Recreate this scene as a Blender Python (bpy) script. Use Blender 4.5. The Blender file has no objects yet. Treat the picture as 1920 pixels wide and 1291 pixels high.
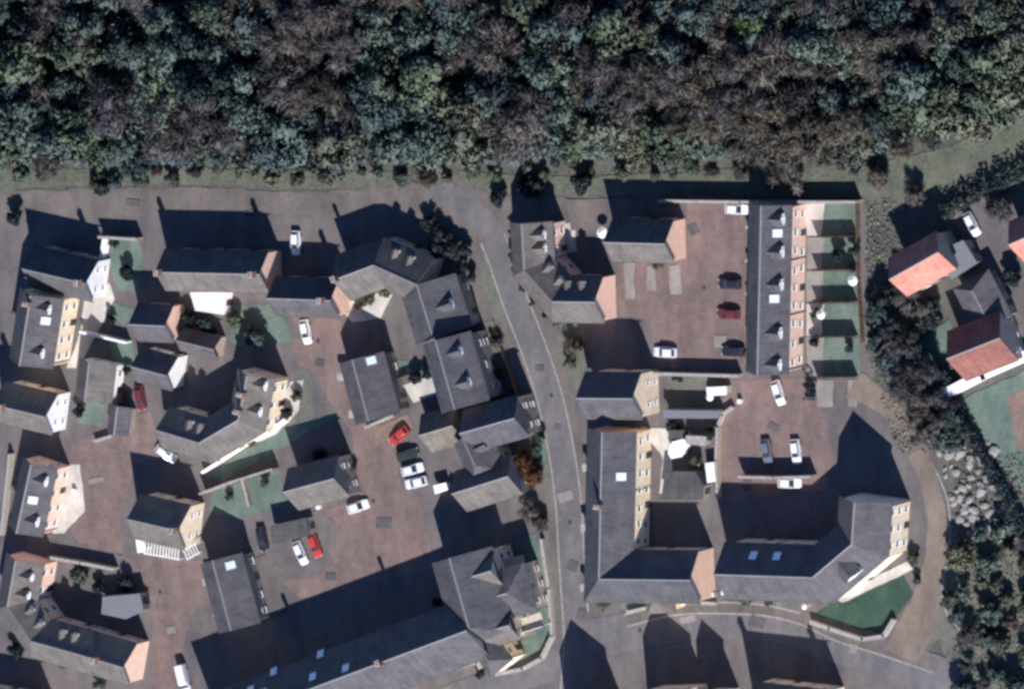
import bpy, math, random
import numpy as np
from mathutils import Vector, Matrix, noise

random.seed(7); np.random.seed(7)
S = bpy.context.scene
COL = S.collection

# ------------------------------------------------------------------ camera
DIST = 1800.0
TH = math.radians(26.5)            # off-nadir angle of the aircraft view
PHI = math.radians(15.0)           # seen from the east-north-east
SCALE = 11.3                       # photograph pixels (1920 wide) per metre
cpos = Vector((math.sin(TH)*math.cos(PHI), math.sin(TH)*math.sin(PHI), math.cos(TH)))*DIST
cd = (-cpos).normalized()
cu = (Vector((0, 1, 0)) - cd*cd.y).normalized()
cr = cd.cross(cu).normalized()
FPX = SCALE*DIST                   # focal length in photo pixels
cam = bpy.data.cameras.new('camera'); camo = bpy.data.objects.new('camera', cam); COL.objects.link(camo)
cam.sensor_width = 36; cam.lens = FPX/1920*36; cam.clip_start = 10; cam.clip_end = 6000
M = Matrix((cr, cu, -cd)).transposed().to_4x4(); M.translation = cpos
camo.matrix_world = M
S.camera = camo

# ------------------------------------------------------------------ light
SUN = Vector((0.46, -1.03, 1.0)).normalized()
sun_el = math.asin(SUN.z); sun_az = math.atan2(SUN.x, SUN.y)
w = bpy.data.worlds.new('World'); S.world = w; w.use_nodes = True
nt = w.node_tree; bg = nt.nodes['Background']
sky = nt.nodes.new('ShaderNodeTexSky'); sky.sky_type = 'NISHITA'; sky.sun_disc = False
sky.sun_elevation = sun_el; sky.sun_rotation = sun_az
sky.air_density = 1.0; sky.dust_density = 0.0; sky.altitude = 3500; sky.ozone_density = 10.0
nt.links.new(sky.outputs[0], bg.inputs[0]); bg.inputs[1].default_value = 0.125
sl = bpy.data.lights.new('sun', 'SUN'); sl.energy = 5.0; sl.angle = math.radians(0.6); sl.color = (0.99, 0.955, 0.95)
so = bpy.data.objects.new('sun', sl); COL.objects.link(so)
so.rotation_euler = (-SUN).to_track_quat('-Z', 'Y').to_euler(); so.location = (0, 0, 120)
vs = S.view_settings; vs.view_transform = 'Standard'; vs.look = 'None'; vs.gamma = 1; vs.use_curve_mapping = False
vs.exposure = 0.5
S.cycles.filter_width = 3.0
S.cycles.max_bounces = 5; S.cycles.diffuse_bounces = 3

# ------------------------------------------------------------------ helpers
def P(px, py, z=0.0):
    """surveyed point: where the photograph's sight line meets height z"""
    d = cd + cr*((px-960)/FPX) - cu*((py-645.5)/FPX)
    k = (z-cpos.z)/d.z
    return cpos + d*k

def tag(o, label=None, cat=None, group=None, kind=None):
    if label: o['label'] = label
    if cat: o['category'] = cat
    if group: o['group'] = group
    if kind: o['kind'] = kind
    return o

def empty(name, loc, label, cat, group=None, rz=0):
    o = bpy.data.objects.new(name, None); COL.objects.link(o)
    o.location = loc; o.rotation_euler = (0, 0, rz); o.empty_display_size = .5
    return tag(o, label, cat, group)

def link(name, me, parent=None, loc=None, mat=None):
    o = bpy.data.objects.new(name, me); COL.objects.link(o)
    if parent: o.parent = parent
    if loc is not None: o.location = loc
    if mat is not None:
        if not me.materials: me.materials.append(mat)
        else:
            o.material_slots[0].link = 'OBJECT'; o.material_slots[0].material = mat
    return o

def mesh(name, verts, faces, mats=None, fm=None, uv=False, smooth=False):
    me = bpy.data.meshes.new(name)
    me.from_pydata([tuple(v) for v in verts], [], [tuple(f) for f in faces])
    for m in (mats or []): me.materials.append(m)
    if fm: me.polygons.foreach_set('material_index', fm)
    if uv:
        L = me.uv_layers.new(name='UVMap')
        for p in me.polygons:
            n = p.normal
            h = n.cross(Vector((0, 0, 1)))
            if h.length < 1e-3: h = Vector((1, 0, 0))
            h.normalize(); s = n.cross(h)
            for li in p.loop_indices:
                c = me.vertices[me.loops[li].vertex_index].co
                L.data[li].uv = (c.dot(h), c.dot(s))
    if smooth: me.polygons.foreach_set('use_smooth', [True]*len(me.polygons))
    me.update()
    return me

class MB:
    """collects simple solids for one part"""
    def __init__(s): s.v = []; s.f = []; s.m = []
    def add(s, vs_, fs, mi=0):
        b = len(s.v); s.v += [Vector(v) for v in vs_]; s.f += [[b+i for i in f] for f in fs]; s.m += [mi]*len(fs); return s
    def box(s, c, sz, mi=0, rz=0, M=None):
        x, y, z = sz[0]/2, sz[1]/2, sz[2]/2
        vs_ = [Vector((a*x, b*y, d*z)) for a in (-1, 1) for b in (-1, 1) for d in (-1, 1)]
        if rz: R = Matrix.Rotation(rz, 3, 'Z'); vs_ = [R@v for v in vs_]
        vs_ = [v+Vector(c) for v in vs_]
        if M is not None: vs_ = [M@v for v in vs_]
        return s.add(vs_, [(0,1,3,2),(4,6,7,5),(0,4,5,1),(2,3,7,6),(0,2,6,4),(1,5,7,3)], mi)
    def cyl(s, a, b, r0, r1, n=8, mi=0):
        a, b = Vector(a), Vector(b); d = (b-a).normalized()
        x = d.orthogonal().normalized(); y = d.cross(x)
        vs_ = []
        for c, r in ((a, r0), (b, r1)):
            for i in range(n):
                t = 2*math.pi*i/n; vs_.append(c+x*math.cos(t)*r+y*math.sin(t)*r)
        fs = [(i, (i+1)%n, n+(i+1)%n, n+i) for i in range(n)]+[tuple(range(n))[::-1], tuple(range(n, 2*n))]
        return s.add(vs_, fs, mi)
    def prism(s, poly, z0, z1, mi=0):
        n = len(poly)
        vs_ = [(p[0], p[1], z0) for p in poly]+[(p[0], p[1], z1) for p in poly]
        return s.add(vs_, [(i, (i+1)%n, n+(i+1)%n, n+i) for i in range(n)]+[tuple(range(n))[::-1], tuple(range(n, 2*n))], mi)
    def me(s, name, mats, uv=False, smooth=False):
        return mesh(name, s.v, s.f, mats, s.m, uv, smooth)

def slab(top_v, top_f, dz):
    n = len(top_v)
    v = [Vector(p) for p in top_v]+[Vector(p)-Vector((0, 0, dz)) for p in top_v]
    f = [list(q) for q in top_f]+[[n+i for i in reversed(q)] for q in top_f]
    ed = {}
    for q in top_f:
        for a, b in zip(q, list(q[1:])+[q[0]]): ed[(a, b)] = 1
    for (a, b) in list(ed):
        if (b, a) not in ed: f.append([b, a, n+a, n+b])
    return v, f

# ------------------------------------------------------------------ materials
MAT = {}
def N(t, ty, **kw):
    n = t.nodes.new(ty)
    for k, v in kw.items(): setattr(n, k, v)
    return n
def base_mat(name, rough=.85, spec=.3):
    m = bpy.data.materials.new(name); m.use_nodes = True
    t = m.node_tree; b = t.nodes['Principled BSDF']
    b.inputs['Roughness'].default_value = rough; b.inputs['Specular IOR Level'].default_value = spec
    return m, t, b
def noise_node(t, vec, scale, detail=5, rough=.6):
    n = N(t, 'ShaderNodeTexNoise'); n.inputs['Scale'].default_value = scale
    n.inputs['Detail'].default_value = detail; n.inputs['Roughness'].default_value = rough
    t.links.new(vec, n.inputs['Vector']); return n.outputs['Fac']
def ramp(t, fac, stops):
    r = N(t, 'ShaderNodeValToRGB'); e = r.color_ramp.elements
    while len(e) < len(stops): e.new(.5)
    for x, (p, c) in zip(e, stops): x.position = p; x.color = (*c, 1)
    t.links.new(fac, r.inputs[0]); return r.outputs[0]
def mix(t, a, b, fac, mode='MIX'):
    m = N(t, 'ShaderNodeMix', data_type='RGBA', blend_type=mode)
    if isinstance(fac, float): m.inputs[0].default_value = fac
    else: t.links.new(fac, m.inputs[0])
    for s, i in ((a, 6), (b, 7)):
        if isinstance(s, tuple): m.inputs[i].default_value = (*s, 1)
        else: t.links.new(s, m.inputs[i])
    return m.outputs[2]
def bump(t, b, h, st=.4, dist=.1):
    n = N(t, 'ShaderNodeBump'); n.inputs['Strength'].default_value = st; n.inputs['Distance'].default_value = dist
    t.links.new(h, n.inputs['Height']); t.links.new(n.outputs[0], b.inputs['Normal'])

def ground(name, c1, c2, c3=None, s1=.12, s2=1.3, rough=.95, bmp=.5, blotch=None):
    m, t, b = base_mat(name, rough, .15)
    g = N(t, 'ShaderNodeNewGeometry').outputs['Position']
    a = noise_node(t, g, s1, 6, .65); f = noise_node(t, g, s2, 6, .7); ff = noise_node(t, g, 5, 3, .6)
    col = ramp(t, a, [(.33, c1), (.66, c2)])
    if c3: col = mix(t, col, c3, ramp(t, f, [(.48, (0,0,0)), (.72, (.6,.6,.6))]))
    col = mix(t, col, ramp(t, f, [(.3, (.80,.80,.81)), (.7, (1.15,1.15,1.14))]), 1.0, 'MULTIPLY')
    col = mix(t, col, ramp(t, ff, [(.35, (.85,.85,.85)), (.65, (1.13,1.13,1.13))]), .6, 'MULTIPLY')
    st = N(t, 'ShaderNodeMapping'); st.inputs['Scale'].default_value = (.35,.12,.2); st.inputs['Rotation'].default_value = (0,0,.35); t.links.new(g, st.inputs[0])
    n4 = noise_node(t, st.outputs[0], 1.0, 5, .55)
    col = mix(t, col, ramp(t, n4, [(.35, (.84,.85,.88)), (.65, (1.18,1.15,1.12))]), 1.0, 'MULTIPLY')
    if blotch:
        bl = noise_node(t, g, .35, 4, .6)
        col = mix(t, col, blotch, ramp(t, bl, [(.55, (0,0,0)), (.66, (.8,.8,.8))]))
    t.links.new(col, b.inputs['Base Color']); bump(t, b, f, bmp, .25)
    MAT[name] = m; return m

def roofing(name, c1, c2, moss=None, rough=.7, spec=.12, bw=.32, bh=.28):
    m, t, b = base_mat(name, rough, spec)
    uv = N(t, 'ShaderNodeUVMap').outputs[0]; g = N(t, 'ShaderNodeNewGeometry').outputs['Position']
    br = N(t, 'ShaderNodeTexBrick'); t.links.new(uv, br.inputs['Vector'])
    br.inputs['Scale'].default_value = 1; br.inputs['Brick Width'].default_value = bw; br.inputs['Row Height'].default_value = bh
    br.inputs['Mortar Size'].default_value = .015; br.inputs['Mortar Smooth'].default_value = .3
    br.inputs['Color1'].default_value = (*c1, 1); br.inputs['Color2'].default_value = (*c2, 1)
    br.inputs['Mortar'].default_value = tuple(x*.45 for x in c1)+(1,)
    n1 = noise_node(t, g, .35, 5, .6); n2 = noise_node(t, g, 2.2, 5, .7)
    col = mix(t, br.outputs[0], ramp(t, n1, [(.3, (.75,.75,.78)), (.7, (1.25,1.24,1.2))]), 1.0, 'MULTIPLY')
    mp = N(t, 'ShaderNodeMapping'); mp.inputs['Scale'].default_value = (1.3,.16,1); t.links.new(uv, mp.inputs[0])
    ns = noise_node(t, mp.outputs[0], 1.0, 5, .65)
    col = mix(t, col, ramp(t, ns, [(.3, (.80,.80,.82)), (.7, (1.18,1.17,1.14))]), 1.0, 'MULTIPLY')
    if moss: col = mix(t, col, moss, ramp(t, n2, [(.52, (0,0,0)), (.7, (.7,.7,.7))]))
    t.links.new(col, b.inputs['Base Color'])
    h = N(t, 'ShaderNodeMath', operation='ADD'); t.links.new(br.outputs['Fac'], h.inputs[0]); t.links.new(n2, h.inputs[1])
    bump(t, b, n2, .15, .04)
    MAT[name] = m; return m

def walling(name, c1, c2, rough=.9, courses=True):
    m, t, b = base_mat(name, rough, .2)
    uv = N(t, 'ShaderNodeUVMap').outputs[0]; g = N(t, 'ShaderNodeNewGeometry').outputs['Position']
    n1 = noise_node(t, g, .8, 5, .65); n2 = noise_node(t, g, 4, 5, .7)
    if courses:
        br = N(t, 'ShaderNodeTexBrick'); t.links.new(uv, br.inputs['Vector'])
        br.inputs['Scale'].default_value = 1; br.inputs['Brick Width'].default_value = .5; br.inputs['Row Height'].default_value = .22
        br.inputs['Mortar Size'].default_value = .02
        br.inputs['Color1'].default_value = (*c1, 1); br.inputs['Color2'].default_value = (*c2, 1)
        br.inputs['Mortar'].default_value = tuple((x+y)*.46 for x, y in zip(c1, c2))+(1,)
        col = br.outputs[0]
    else: col = ramp(t, n2, [(.35, c1), (.65, c2)])
    col = mix(t, col, ramp(t, n1, [(.3, (.86,.84,.82)), (.65, (1.04,1.04,1.04))]), 1.0, 'MULTIPLY')
    t.links.new(col, b.inputs['Base Color']); bump(t, b, n2, .3, .05)
    MAT[name] = m; return m

def plain(name, c, rough=.6, metal=0, spec=.4, var=.12, coat=0):
    m, t, b = base_mat(name, rough, spec)
    g = N(t, 'ShaderNodeNewGeometry').outputs['Position']
    n = noise_node(t, g, 3, 4)
    col = ramp(t, n, [(.35, tuple(x*(1-var) for x in c)), (.65, tuple(min(1, x*(1+var)) for x in c))])
    t.links.new(col, b.inputs['Base Color']); b.inputs['Metallic'].default_value = metal
    b.inputs['Coat Weight'].default_value = coat
    MAT[name] = m; return m

def foliage(name, c1, c2, hv=.06):
    m, t, b = base_mat(name, .8, .2)
    g = N(t, 'ShaderNodeNewGeometry').outputs['Position']; oi = N(t, 'ShaderNodeObjectInfo').outputs['Random']
    n = noise_node(t, g, .9, 4, .6); n2 = noise_node(t, g, .09, 3, .5)
    col = ramp(t, n, [(.35, c1), (.65, c2)])
    col = mix(t, col, ramp(t, oi, [(0, (1.0,1.03,1.1)), (.5, (1.32,1.32,1.32)), (1, (1.6,1.57,1.5))]), 1.0, 'MULTIPLY')
    col = mix(t, col, ramp(t, n2, [(.35, (.75,.8,.9)), (.65, (1.25,1.2,1.1))]), 1.0, 'MULTIPLY')
    t.links.new(col, b.inputs['Base Color'])
    tr = N(t, 'ShaderNodeBsdfTranslucent'); t.links.new(col, tr.inputs[0]); mx = N(t, 'ShaderNodeMixShader'); mx.inputs[0].default_value = .3
    t.links.new(b.outputs[0], mx.inputs[1]); t.links.new(tr.outputs[0], mx.inputs[2]); t.links.new(mx.outputs[0], t.nodes['Material Output'].inputs[0])
    MAT[name] = m; return m

ground('meadow', (.085,.088,.078), (.125,.115,.100), (.080,.100,.080), blotch=(.075,.085,.075))
ground('forest_floor', (.075,.085,.078), (.110,.105,.090), (.08,.10,.08), s1=.2)
ground('gravel', (.108,.097,.096), (.150,.134,.130), (.095,.087,.087), s1=.08, s2=.8, bmp=.2)
ground('dirt', (.112,.098,.092), (.162,.141,.129), (.10,.09,.084), s1=.1, s2=.9, bmp=.3)
ground('track_dirt', (.165,.132,.108), (.212,.172,.142), (.135,.112,.094), s1=.1, s2=.9, bmp=.3)
ground('repair', (.082,.078,.082), (.105,.10,.102), s1=.3)
ground('asphalt', (.118,.112,.116), (.152,.144,.147), (.125,.115,.112), s1=.07, s2=.7, bmp=.1)
ground('red_gravel', (.146,.108,.100), (.190,.138,.124), (.148,.125,.117), s1=.07, s2=.7, bmp=.15)
ground('lawn', (.092,.138,.110), (.140,.185,.155), (.115,.125,.105), s1=.2, s2=1.2, bmp=.4)
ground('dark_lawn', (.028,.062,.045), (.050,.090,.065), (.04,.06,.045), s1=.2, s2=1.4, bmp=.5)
ground('verge', (.105,.115,.095), (.145,.142,.122), (.125,.12,.11), s1=.2, s2=1.1)
ground('rough_turf', (.085,.100,.074), (.130,.138,.104), (.125,.112,.09), s1=.25, s2=1.1, blotch=(.115,.10,.085))
ground('paving', (.20,.19,.175), (.28,.26,.235), (.16,.15,.14), s1=.3, s2=2, bmp=.2)
ground('pale_paving', (.42,.39,.35), (.55,.52,.47), (.3,.28,.25), s1=.4, s2=2, bmp=.2)
ground('brown_court', (.165,.118,.098), (.215,.155,.130), s1=.2, s2=1, bmp=.2)
roofing('slate', (.088,.085,.094), (.115,.109,.115), (.13,.12,.095))
roofing('slate_warm', (.128,.116,.108), (.165,.149,.136), (.13,.125,.09))
roofing('slate_blue', (.080,.079,.089), (.103,.101,.111), (.12,.12,.11))
roofing('stone_tile', (.135,.118,.100), (.185,.165,.140), (.12,.115,.08), rough=.8, spec=.2, bw=.45, bh=.4)
roofing('terracotta', (.52,.19,.145), (.62,.26,.20), (.42,.2,.16), rough=.8, spec=.2)
roofing('old_terracotta', (.21,.088,.070), (.27,.115,.095), (.15,.09,.07), rough=.8, spec=.2)
roofing('felt', (.07,.068,.07), (.09,.088,.09), (.12,.12,.11), bw=3, bh=1)
walling('cream_stone', (.84,.68,.47), (.93,.78,.57))
walling('peach_render', (.86,.57,.43), (.92,.66,.52), courses=False)
walling('white_render', (.88,.86,.83), (.93,.92,.90), courses=False)
walling('brown_stone', (.40,.31,.25), (.52,.42,.34))
walling('grey_stone', (.26,.24,.21), (.36,.34,.30))
walling('garden_stone', (.38,.34,.27), (.52,.47,.38))
plain('white_paint', (.78,.78,.76)); plain('glass', (.03,.035,.045), .08, 0, .6)
plain('sky_reflect_glass', (.66,.74,.80), .3, 0, .8)  # skylight panes: the sky's pale reflection is put into the base colour
plain('ridge_tile', (.24,.225,.21), .8); plain('lead', (.16,.165,.18), .5); plain('dark_paint', (.05,.05,.055))
plain('brick', (.24,.12,.085), .9, var=.25); plain('pot', (.38,.18,.11), .8)
plain('timber', (.17,.115,.075), .85, var=.3); plain('pale_timber', (.42,.38,.32), .8, var=.2)
plain('stone_pale', (.30,.28,.26), .9, var=.3); plain('bark', (.075,.06,.05), .95, var=.3)
plain('tyre', (.02,.02,.02), .9); plain('chrome', (.5,.5,.52), .25, 1); plain('lamp_glass', (.7,.7,.68), .2)
plain('car_white', (.68,.70,.72), .3, 0, .5, .02, .5); plain('car_red', (.42,.045,.035), .3, 0, .5, .03, .6)
plain('car_dark', (.02,.022,.035), .25, 0, .5, .03, .6); plain('car_maroon', (.13,.025,.03), .3, 0, .5, .03, .6)
plain('car_grey', (.17,.19,.23), .3, .3, .5, .03, .6); plain('car_green', (.03,.04,.025), .3, 0, .5, .03, .6)
plain('red_lamp', (.35,.02,.02), .3)
foliage('leaf_teal', (.064,.094,.090), (.112,.146,.134)); foliage('leaf_green', (.070,.098,.072), (.122,.150,.106))
foliage('leaf_purple', (.100,.094,.096), (.168,.156,.154)); foliage('leaf_brown', (.104,.096,.082), (.168,.154,.130))
foliage('leaf_olive', (.096,.108,.082), (.152,.162,.120)); foliage('leaf_lime', (.075,.11,.045), (.13,.17,.07))
foliage('leaf_dark', (.026,.038,.042), (.052,.068,.066)); foliage('leaf_rust', (.11,.05,.03), (.18,.09,.05))
foliage('leaf_grass', (.120,.132,.105), (.175,.180,.145))
foliage('leaf_hedge', (.022,.034,.024), (.05,.066,.045))

# ------------------------------------------------------------------ ground sheets
def rough_poly(pts, jit, step=14, seed=0):
    out = []
    n = len(pts)
    for i in range(n):
        a = Vector((*pts[i], 0)); b = Vector((*pts[(i+1)%n], 0)); L = (b-a).length; k = max(1, int(L/step))
        nrm = Vector((-(b-a).y, (b-a).x, 0))/max(L, 1e-6)
        for j in range(k):
            p = a.lerp(b, j/k)
            q = noise.noise(Vector((p.x*.03, p.y*.03, seed*7.3)))*1.2+noise.noise(Vector((p.x*.11, p.y*.11, seed*3.1)))*.7
            p = p+nrm*q*jit
            out.append((p.x, p.y))
    return out
from mathutils.geometry import tessellate_polygon
def patch(name, pts, mat, layer, jit=3, struct=True, label=None, cat=None, group=None, seed=None):
    seed = seed if seed is not None else len(bpy.data.objects)
    pp = rough_poly(pts, jit, 12, seed) if jit else pts
    z = .02*layer+.0012*(len(bpy.data.objects)%15)
    w_ = [P(x, y, z) for x, y in pp]
    tr = tessellate_polygon([w_])
    fs = []
    for t in tr:
        a, b, c = (w_[i] for i in t)
        fs.append(t if (b-a).cross(c-a).z > 0 else t[::-1])
    me = mesh(name, w_, fs, [MAT[mat]])
    o = link(name, me)
    if struct: o['kind'] = 'structure'
    else: tag(o, label, cat, group)
    return o
def strip(pts, wpx):
    L, R = [], []
    n = len(pts)
    for i in range(n):
        a = Vector(pts[max(0, i-1)]); b = Vector(pts[min(n-1, i+1)]); d = (b-a).normalized(); nn = Vector((-d.y, d.x))
        ww = wpx[i] if isinstance(wpx, (list, tuple)) else wpx
        L.append(tuple(Vector(pts[i])+nn*ww/2)); R.append(tuple(Vector(pts[i])-nn*ww/2))
    return L+R[::-1]
def smooth_line(pts, k=4):
    out = []
    n = len(pts)
    for i in range(n-1):
        p0, p1, p2, p3 = (Vector(pts[max(0, min(n-1, i+j))]) for j in (-1, 0, 1, 2))
        for j in range(k):
            t = j/k
            out.append(tuple(.5*((2*p1)+(p2-p0)*t+(2*p0-5*p1+4*p2-p3)*t*t+(3*p1-p0-3*p2+p3)*t**3)))
    return out+[tuple(pts[-1])]

g = mesh('ground', [(-500,-500,-.05), (500,-500,-.05), (500,500,-.05), (-500,500,-.05)], [(0,1,2,3)], [MAT['meadow']])
link('ground', g)['kind'] = 'structure'
patch('forest_floor', [(-120,-260), (2040,-260), (2040,215), (1800,270), (1640,300), (1300,312), (1100,322), (930,318), (700,322), (400,312), (150,318), (-120,325)], 'forest_floor', 1, 8)
patch('settlement_ground', [(-120,362), (100,356), (250,352), (400,354), (560,360), (700,354), (760,343), (860,345), (930,375), (965,362), (1040,372), (1240,372), (1620,372), (1640,700), (1720,790), (1765,900), (1770,1010), (1765,1120), (1720,1210), (1800,1260), (2040,1330), (2040,1500), (-120,1500)], 'gravel', 1, 5)
patch('dirt_track', strip(smooth_line([(-100,385), (60,378), (200,385), (340,375), (520,382), (640,385), (740,372), (800,366), (860,385), (905,420), (935,480)]), 46), 'dirt', 2, 4)
LANE = smooth_line([(800,352), (862,374), (908,418), (938,480), (965,560), (1000,650), (1030,740), (1052,840), (1066,940), (1072,1040), (1078,1130), (1082,1200), (1075,1300), (1070,1420)])
patch('lane_verge', strip(LANE, 84), 'dirt', 2, 5)
patch('lane', strip(LANE, 46), 'asphalt', 3, 3)
patch('southern_road', strip(smooth_line([(1060,1205), (1150,1190), (1250,1170), (1350,1160), (1450,1168), (1560,1200), (1700,1245), (1850,1300), (2050,1370)]), 74), 'asphalt', 4, 3)
patch('pavement', strip(smooth_line([(1180,1162), (1260,1142), (1340,1138), (1430,1142), (1500,1158), (1570,1190), (1650,1215), (1760,1250)]), 18), 'dirt', 5, 2)
patch('southern_lane', strip(smooth_line([(1085,1225), (1010,1255), (930,1280), (820,1320), (700,1360)]), 56), 'asphalt', 5, 3)
patch('eastern_track', strip(smooth_line([(1600,720), (1660,760), (1705,815), (1738,890), (1755,970), (1752,1050), (1738,1120), (1712,1180), (1690,1230)]), [56,52,46,42,40,38,38,38,38,38,38,36,36,36,36,36,36,37,38,39,40,42,44,47,50,54,58,62,66,68,70,70,70]), 'track_dirt', 6, 4)
patch('courtyard', [(1158,495), (1285,484), (1288,366), (1366,366), (1398,420), (1400,690), (1232,690), (1220,600), (1160,592)], 'red_gravel', 3, 3)
patch('courtyard', [(1362,716), (1512,706), (1535,760), (1565,850), (1545,915), (1350,945), (1345,800)], 'red_gravel', 3, 4)
patch('courtyard', [(652,790), (700,796), (742,820), (750,905), (790,930), (800,1000), (815,1062), (565,1120), (482,1062), (520,990), (650,938), (668,860)], 'red_gravel', 3, 3)
patch('courtyard', [(135,832), (282,770), (305,850), (250,868), (228,960), (228,1040), (405,1052), (398,1120), (352,1160), (332,1310), (282,1310), (288,1130), (262,1085), (225,1100), (228,1040), (140,1010), (110,940)], 'red_gravel', 3, 3)
patch('street', [(548,640), (600,590), (640,600), (652,690), (690,800), (650,800), (585,700), (560,690)], 'red_gravel', 3, 3)
LAWNS = [([(208,447), (260,447), (268,500), (262,548), (222,548), (205,500)], 'lawn'), ([(178,558), (252,578), (244,608), (168,592)], 'lawn'),
 ([(158,752), (196,758), (190,802), (140,790)], 'lawn'), ([(160,616), (250,636), (254,684), (226,688), (200,640)], 'lawn'),
 ([(432,572), (520,566), (548,640), (470,660), (430,640)], 'lawn'), ([(398,915), (522,880), (538,945), (450,972), (392,962)], 'lawn'),
 ([(392,888), (470,838), (560,790), (640,776), (530,840), (420,905)], 'lawn'),
 ([(560,690), (585,695), (590,770), (540,800), (530,780), (568,740)], 'verge'),
 ([(742,672), (792,676), (794,702), (748,708)], 'lawn'), ([(655,545), (745,545), (720,600), (660,592)], 'verge'),
 ([(978,1010), (1004,1000), (1030,1080), (1040,1190), (1015,1236), (940,1250), (925,1212), (1005,1190), (996,1100)], 'lawn'),
 ([(986,800), (1018,800), (1030,880), (1012,890)], 'lawn'), ([(1040,620), (1092,600), (1100,700), (1078,730), (1050,690)], 'verge'),
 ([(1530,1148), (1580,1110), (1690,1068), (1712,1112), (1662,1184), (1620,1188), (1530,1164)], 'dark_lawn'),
 ([(1708,648), (1780,598), (1800,640), (1772,684), (1720,686)], 'lawn'),
 ([(1780,760), (1880,712), (1960,680), (1960,980), (1900,900), (1860,850), (1815,800)], 'lawn'),
 ([(1250,706), (1325,706), (1330,768), (1250,768)], 'verge'), ([(1160,1098), (1215,1098), (1212,1146), (1165,1140)], 'lawn'),
 ([(1330,1108), (1450,1112), (1515,1128), (1500,1150), (1340,1132)], 'verge'),
 ([(0,318), (300,316), (760,322), (752,350), (560,352), (300,345), (60,352), (-60,360), (-60,320)], 'rough_turf'),
 ([(860,320), (1000,330), (1120,330), (1300,322), (1640,306), (1640,370), (1200,366), (1000,362), (925,368), (870,345)], 'rough_turf'),
 ([(1640,308), (1760,280), (1960,205), (1960,290), (1820,345), (1720,372), (1640,372)], 'rough_turf'),
 ([(940,850), (1020,850), (1030,900), (960,915)], 'verge'), ([(905,470), (930,500), (950,590), (930,600), (905,540)], 'verge')]
for i, (pts, m) in enumerate(LAWNS): patch('lawn' if 'lawn' in m else 'grass_verge', pts, m, 4, 4)
for i, (y0, y1) in enumerate([(378,442), (446,504), (508,565), (569,629), (633,705)]):
    patch('lawn', [(1540,y0), (1612,y0), (1612,y1), (1540,y1)], 'lawn', 4, 2)
    patch('patio', [(1512,y0), (1546,y0), (1540,y1), (1512,y1)], ['pale_paving','paving','paving','pale_paving','paving'][i], 5, 2)
patch('copse_grass', [(1765,960), (1800,990), (1960,1010), (1960,1330), (1850,1290), (1770,1225), (1760,1180), (1785,1100)], 'verge', 5, 6)
patch('grass_verge', [(1745,1085), (1775,1010), (1785,940), (1800,990), (1790,1120), (1770,1190), (1735,1225)], 'verge', 5, 3)
patch('grass_verge', [(900,604), (932,600), (1003,800), (985,806), (950,730), (925,690)], 'verge', 4, 3)
patch('court', [(1890,745), (1960,700), (1960,880), (1905,836)], 'brown_court', 5, 2)
patch('driveway', [(1782,395), (1850,355), (1960,390), (1960,700), (1900,640), (1860,520), (1812,462)], 'gravel', 5, 3)
patch('scrub_ground', [(1645,372), (1700,372), (1690,470), (1660,530), (1720,620), (1780,720), (1860,860), (1960,990), (1960,1350), (1850,1290), (1772,1220), (1790,1100), (1782,940), (1720,800), (1640,720), (1620,560)], 'meadow', 3, 5)
for pts, m in [([(1170,492), (1190,490), (1190,560), (1172,560)], 'paving'), ([(1212,498), (1228,498), (1230,545), (1214,545)], 'paving'), ([(1255,498), (1275,496), (1278,552), (1256,552)], 'paving'),
          ([(1530,712), (1562,712), (1562,762), (1532,762)], 'paving'), ([(1590,712), (1612,712), (1606,762), (1590,762)], 'paving'),
          ([(160,545), (205,530), (215,560), (175,640), (145,690), (125,690), (150,620)], 'pale_paving'), ([(545,715), (568,712), (560,770), (520,812), (480,830), (500,800)], 'pale_paving'),
          ([(1200,800), (1262,805), (1258,900), (1248,925), (1235,925), (1245,860)], 'pale_paving'), ([(120,870), (150,870), (160,960), (120,1000), (100,1000)], 'pale_paving'),
          ([(640,580), (665,548), (735,552), (715,596), (660,604)], 'pale_paving'), ([(1045,425), (1078,415), (1082,470), (1050,480)], 'pale_paving'),
          ([(756,722), (822,700), (830,735), (775,755)], 'pale_paving'), ([(700,800), (765,775), (775,800), (705,835)], 'brown_court'),
          ([(1062,375), (1136,372), (1138,432), (1070,432)], 'dirt'), ([(1560,1120), (1700,1052), (1712,1066), (1580,1128)], 'pale_paving'),
          ([(530,975), (600,955), (640,990), (600,1080), (520,1090), (490,1050)], 'gravel'), ([(430,1060), (520,1030), (540,1140), (480,1170)], 'gravel')]:
    patch('paved_area' if 'paving' in m else 'yard', pts, m, 6, 2)

def kerb(pts, w_=.3, h=.12):
    Q = [P(x, y, 0) for x, y in pts]; V = []; F = []
    for i, q in enumerate(Q):
        d = (Q[min(i+1, len(Q)-1)]-Q[max(0, i-1)]).normalized(); n_ = Vector((-d.y, d.x, 0))*w_/2
        V += [q+n_, q-n_, q+n_+Vector((0,0,h)), q-n_+Vector((0,0,h))]
    for i in range(len(Q)-1):
        a = i*4; F += [(a+2, a+3, a+7, a+6), (a, a+2, a+6, a+4), (a+1, a+5, a+7, a+3)]
    o = link('kerb', mesh('kerb_mesh', V, F, [MAT['kerb_stone']])); o['kind'] = 'structure'
def offset_line(pts, o_):
    out = []
    for i, p in enumerate(pts):
        a = Vector(pts[max(0, i-1)]); b = Vector(pts[min(len(pts)-1, i+1)]); d = (b-a).normalized(); out.append((p[0]-d.y*o_, p[1]+d.x*o_))
    return out
plain('roof_white', (.62,.63,.63), .6)
plain('kerb_stone', (.25,.235,.22), .9, var=.3)
rp = random.Random(4)
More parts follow.
